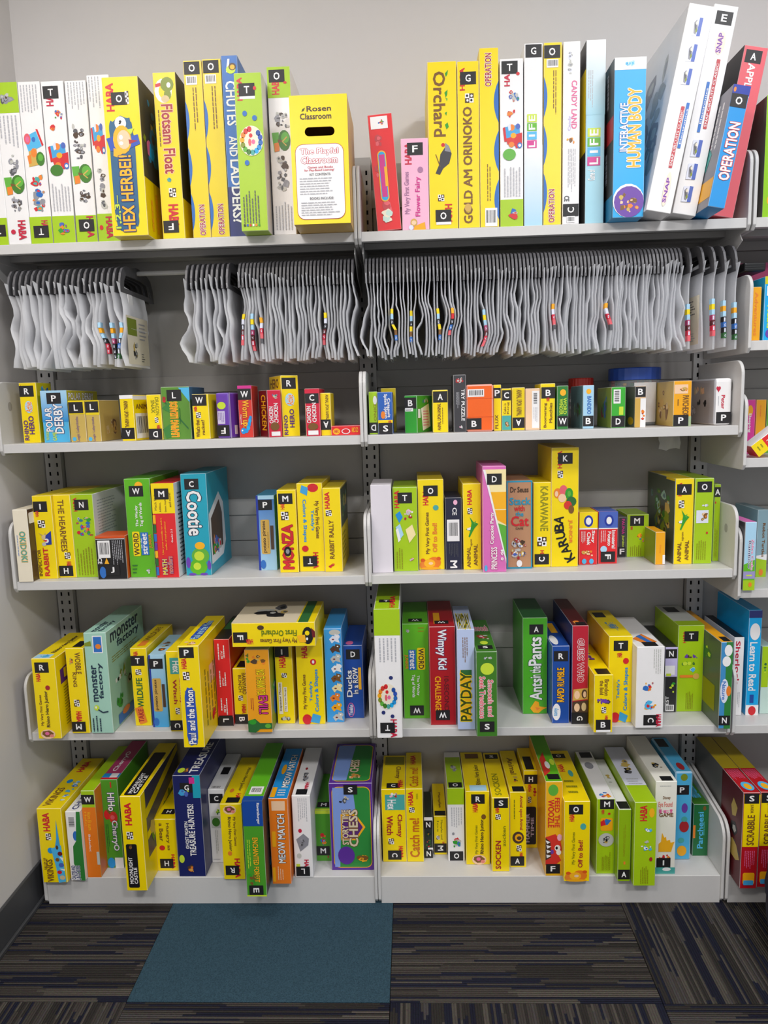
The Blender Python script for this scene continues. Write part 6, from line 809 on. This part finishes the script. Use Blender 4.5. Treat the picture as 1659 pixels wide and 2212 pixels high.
('game_box','game box','narrow dark lime game box with A stickers top and bottom, small one','board games on the base shelf, second bay',.6463,-.0239,.0791,.0325,.2025,.275,0,0,'L2',{'top':'W','Tf':[('r',.1,.86,.95,.99,'K'),('i',.2,.3,.8,.6,'gryb',159,6)]},[('m',.4,.15,.6,.65,'u','OLV',2),('r',.45,.72,.6,.76,'OR'),('s','A',.5,.9,0,0)]),
('game_box','game box','lime game box with red logo at top, overhanging the base beside a white one','board games on the base shelf, second bay',.6934,-.0423,.0791,.0557,.2323,.308,0,0,'L',{'top':'L','Tf':[('r',0,0,1,.72,'LAVW'),('i',.1,.15,.9,.55,'gryb',163,8),('m',.2,.6,.9,.72,'h','G2',3)]},[('t','HABA',.25,.04,.55,.22,'u','RD',None),('e',.65,.07,.9,.18,'OY'),('i',.3,.29,.85,.38,'blu',160,8),('i',.4,.44,.75,.5,'dots',161,5),('i',.25,.5,.85,.59,'blu',162,8),('e',.7,.65,.85,.7,'DR'),('m',.3,.75,.7,.97,'u','OLV',5)]),
('game_box','game box','cream white game box with castle silhouette in gold, I sticker near its foot','board games on the base shelf, second bay',.7616,.0096,.0791,.055,.2611,.2694,0,0,'CRW',{'top':'CRW','Tf':[('r',.3,.9,.85,.99,'K'),('i',.2,.6,.8,.75,'gryb',165,6)]},[('m',.2,.04,.8,.07,'h','G3',1),('t','Disney',.35,.16,.7,.2,'h','BR',None),('t','Eye Found',.15,.22,.8,.29,'h','SLM',None),('t','It!',.2,.3,.8,.34,'h','PK2',None),('t','GAME',.2,.34,.85,.38,'h','BR',None),('x','skyline',.2,.54,.95,.76),('i',.1,.78,.85,.87,'red',164,12),('s','I',.45,.88,0,0),('r',0,.93,1,1,'TEA'),('e',.4,.93,.8,.97,'W')]),
('game_box','game box','light blue game box with round coloured badges and P sticker','board games on the base shelf, second bay',.8282,.0678,.0791,.0466,.2561,.2112,0,0,'CYL',{'top':'CYL','bev':.004,'Tf':[('r',.1,.05,.7,.3,'K'),('e',.3,.75,.7,.95,'DR')]},[('e',.3,.02,.7,.1,'OLG'),('s','P',.4,.2,0,0),('e',.4,.35,.75,.46,'PU'),('e',.3,.55,.85,.68,'DR'),('e',.4,.5,.75,.56,'TEA'),('e',.25,.74,.6,.8,'TEA'),('e',.2,.83,.75,.95,'YO')]),
('game_box','game box','dark green game box with teal lettering against the base bracket','board games on the base shelf, second bay',.8841,.0864,.0791,.0417,.1523,.1776,0,0,'GNK',{'top':'GNF','Tf':[('t','Game',.2,.2,.8,.8,'h','SKB',None)]},[('t','Parcheesi',.3,.15,.65,.85,'u','SKB',None),('m',.65,.3,.8,.6,'u','TEA',1),('r',0,.4,.15,.65,'OR'),('e',.6,.03,.8,.12,'BR')]),
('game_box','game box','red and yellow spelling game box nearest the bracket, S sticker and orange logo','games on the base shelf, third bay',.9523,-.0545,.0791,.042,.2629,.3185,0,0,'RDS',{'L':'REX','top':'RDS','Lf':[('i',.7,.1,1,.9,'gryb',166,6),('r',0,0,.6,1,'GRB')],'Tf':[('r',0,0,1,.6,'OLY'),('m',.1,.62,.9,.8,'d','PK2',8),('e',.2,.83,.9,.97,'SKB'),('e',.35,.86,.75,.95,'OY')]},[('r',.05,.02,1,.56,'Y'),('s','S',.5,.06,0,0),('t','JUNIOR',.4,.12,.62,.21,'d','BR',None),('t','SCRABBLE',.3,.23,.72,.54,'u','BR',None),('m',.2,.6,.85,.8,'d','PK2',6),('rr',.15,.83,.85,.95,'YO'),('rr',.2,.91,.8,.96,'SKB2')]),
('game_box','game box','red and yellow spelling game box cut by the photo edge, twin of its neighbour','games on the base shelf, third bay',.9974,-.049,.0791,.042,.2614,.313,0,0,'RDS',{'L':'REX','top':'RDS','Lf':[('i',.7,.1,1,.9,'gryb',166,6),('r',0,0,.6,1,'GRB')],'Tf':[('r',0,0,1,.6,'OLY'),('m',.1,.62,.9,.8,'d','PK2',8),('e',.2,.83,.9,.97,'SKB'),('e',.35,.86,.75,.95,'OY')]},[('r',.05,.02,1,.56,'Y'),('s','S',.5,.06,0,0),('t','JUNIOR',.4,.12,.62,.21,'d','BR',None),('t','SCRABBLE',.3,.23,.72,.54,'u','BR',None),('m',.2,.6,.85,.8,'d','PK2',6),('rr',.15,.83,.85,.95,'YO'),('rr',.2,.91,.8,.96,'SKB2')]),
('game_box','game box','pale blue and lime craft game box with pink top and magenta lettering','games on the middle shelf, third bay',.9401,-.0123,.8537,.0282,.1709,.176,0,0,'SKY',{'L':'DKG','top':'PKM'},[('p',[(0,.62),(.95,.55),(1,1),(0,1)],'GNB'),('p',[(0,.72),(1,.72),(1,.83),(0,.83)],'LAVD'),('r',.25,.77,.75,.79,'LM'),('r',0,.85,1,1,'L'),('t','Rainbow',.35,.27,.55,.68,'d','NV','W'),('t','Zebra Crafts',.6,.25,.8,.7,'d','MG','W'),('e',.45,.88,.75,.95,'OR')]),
('game_box','game box','pale grey-blue and lime game box, second past the bracket','games on the middle shelf, third bay',1.0312,.1244,.8537,.027,.1798,.1396,0,0,'GRB2',{},[('r',0,.72,1,1,'L'),('p',[(0,.68),(1,.66),(1,.75),(0,.72)],'W'),('t','Robot Turtles',.5,.2,.75,.7,'d','BR',None),('e',.3,.88,.7,.98,'OR')]),
('game_box','game box','small magenta game box with yellow disc beyond the bracket','small games on the upper middle shelf, third bay',.9862,.1221,1.1799,.025,.1392,.1,0,0,'MG2',{},[('e',.2,.1,.75,.3,'YO'),('t','Sleeping',.3,.25,.6,.6,'d','W',None)]),
('game_box','game box','small orange game box behind the leaning red one','small games on the upper middle shelf, third bay',1.0175,.1318,1.1799,.0251,.1384,.1,0,0,'YO',{},[('m',.35,.1,.6,.4,'d','OR',1)]),
('game_box','game box','small green game box at the photo edge behind the leaning red one','small games on the upper middle shelf, third bay',1.0467,.1382,1.1799,.0233,.1377,.1,0,0,'GNL',{},[('m',.3,.2,.6,.6,'d','W',1)]),
('game_box','game box','red game box leaning across the others, with yellow lower end','small games on the upper middle shelf, third bay',.947,0,1.1948,.0329,.0951,.05,52,0,'RED',{'L':'W'},[('r',0,.68,1,1,'Y'),('m',.3,.74,.7,.94,'h','OLV',2),('m',.3,.2,.7,.62,'u','W',2)]),
('game_box','game box','orange paperback-sized game box beyond the hanging bags','books on the rail height shelf, third bay',.9403,.01,1.4589,.0217,.1246,.15,0,0,'YO',{},[('t','Adventures',.3,.1,.65,.9,'d','OR',None)]),
('game_box','game box','blue game box cut by the photo edge beside the orange one','books on the rail height shelf, third bay',.9712,.01,1.4589,.0258,.148,.15,0,0,'CYB',{},[('r',0,0,.7,.12,'LYL'),('r',.2,.15,.9,.3,'W'),('t','Read',.3,.45,.8,.8,'d','LM',None),('e',.2,.82,.9,.96,'PU')]),
]
for q in BOXES: game_box(*q)
bpy.data.objects.remove(_fo); bpy.data.curves.remove(_fc)
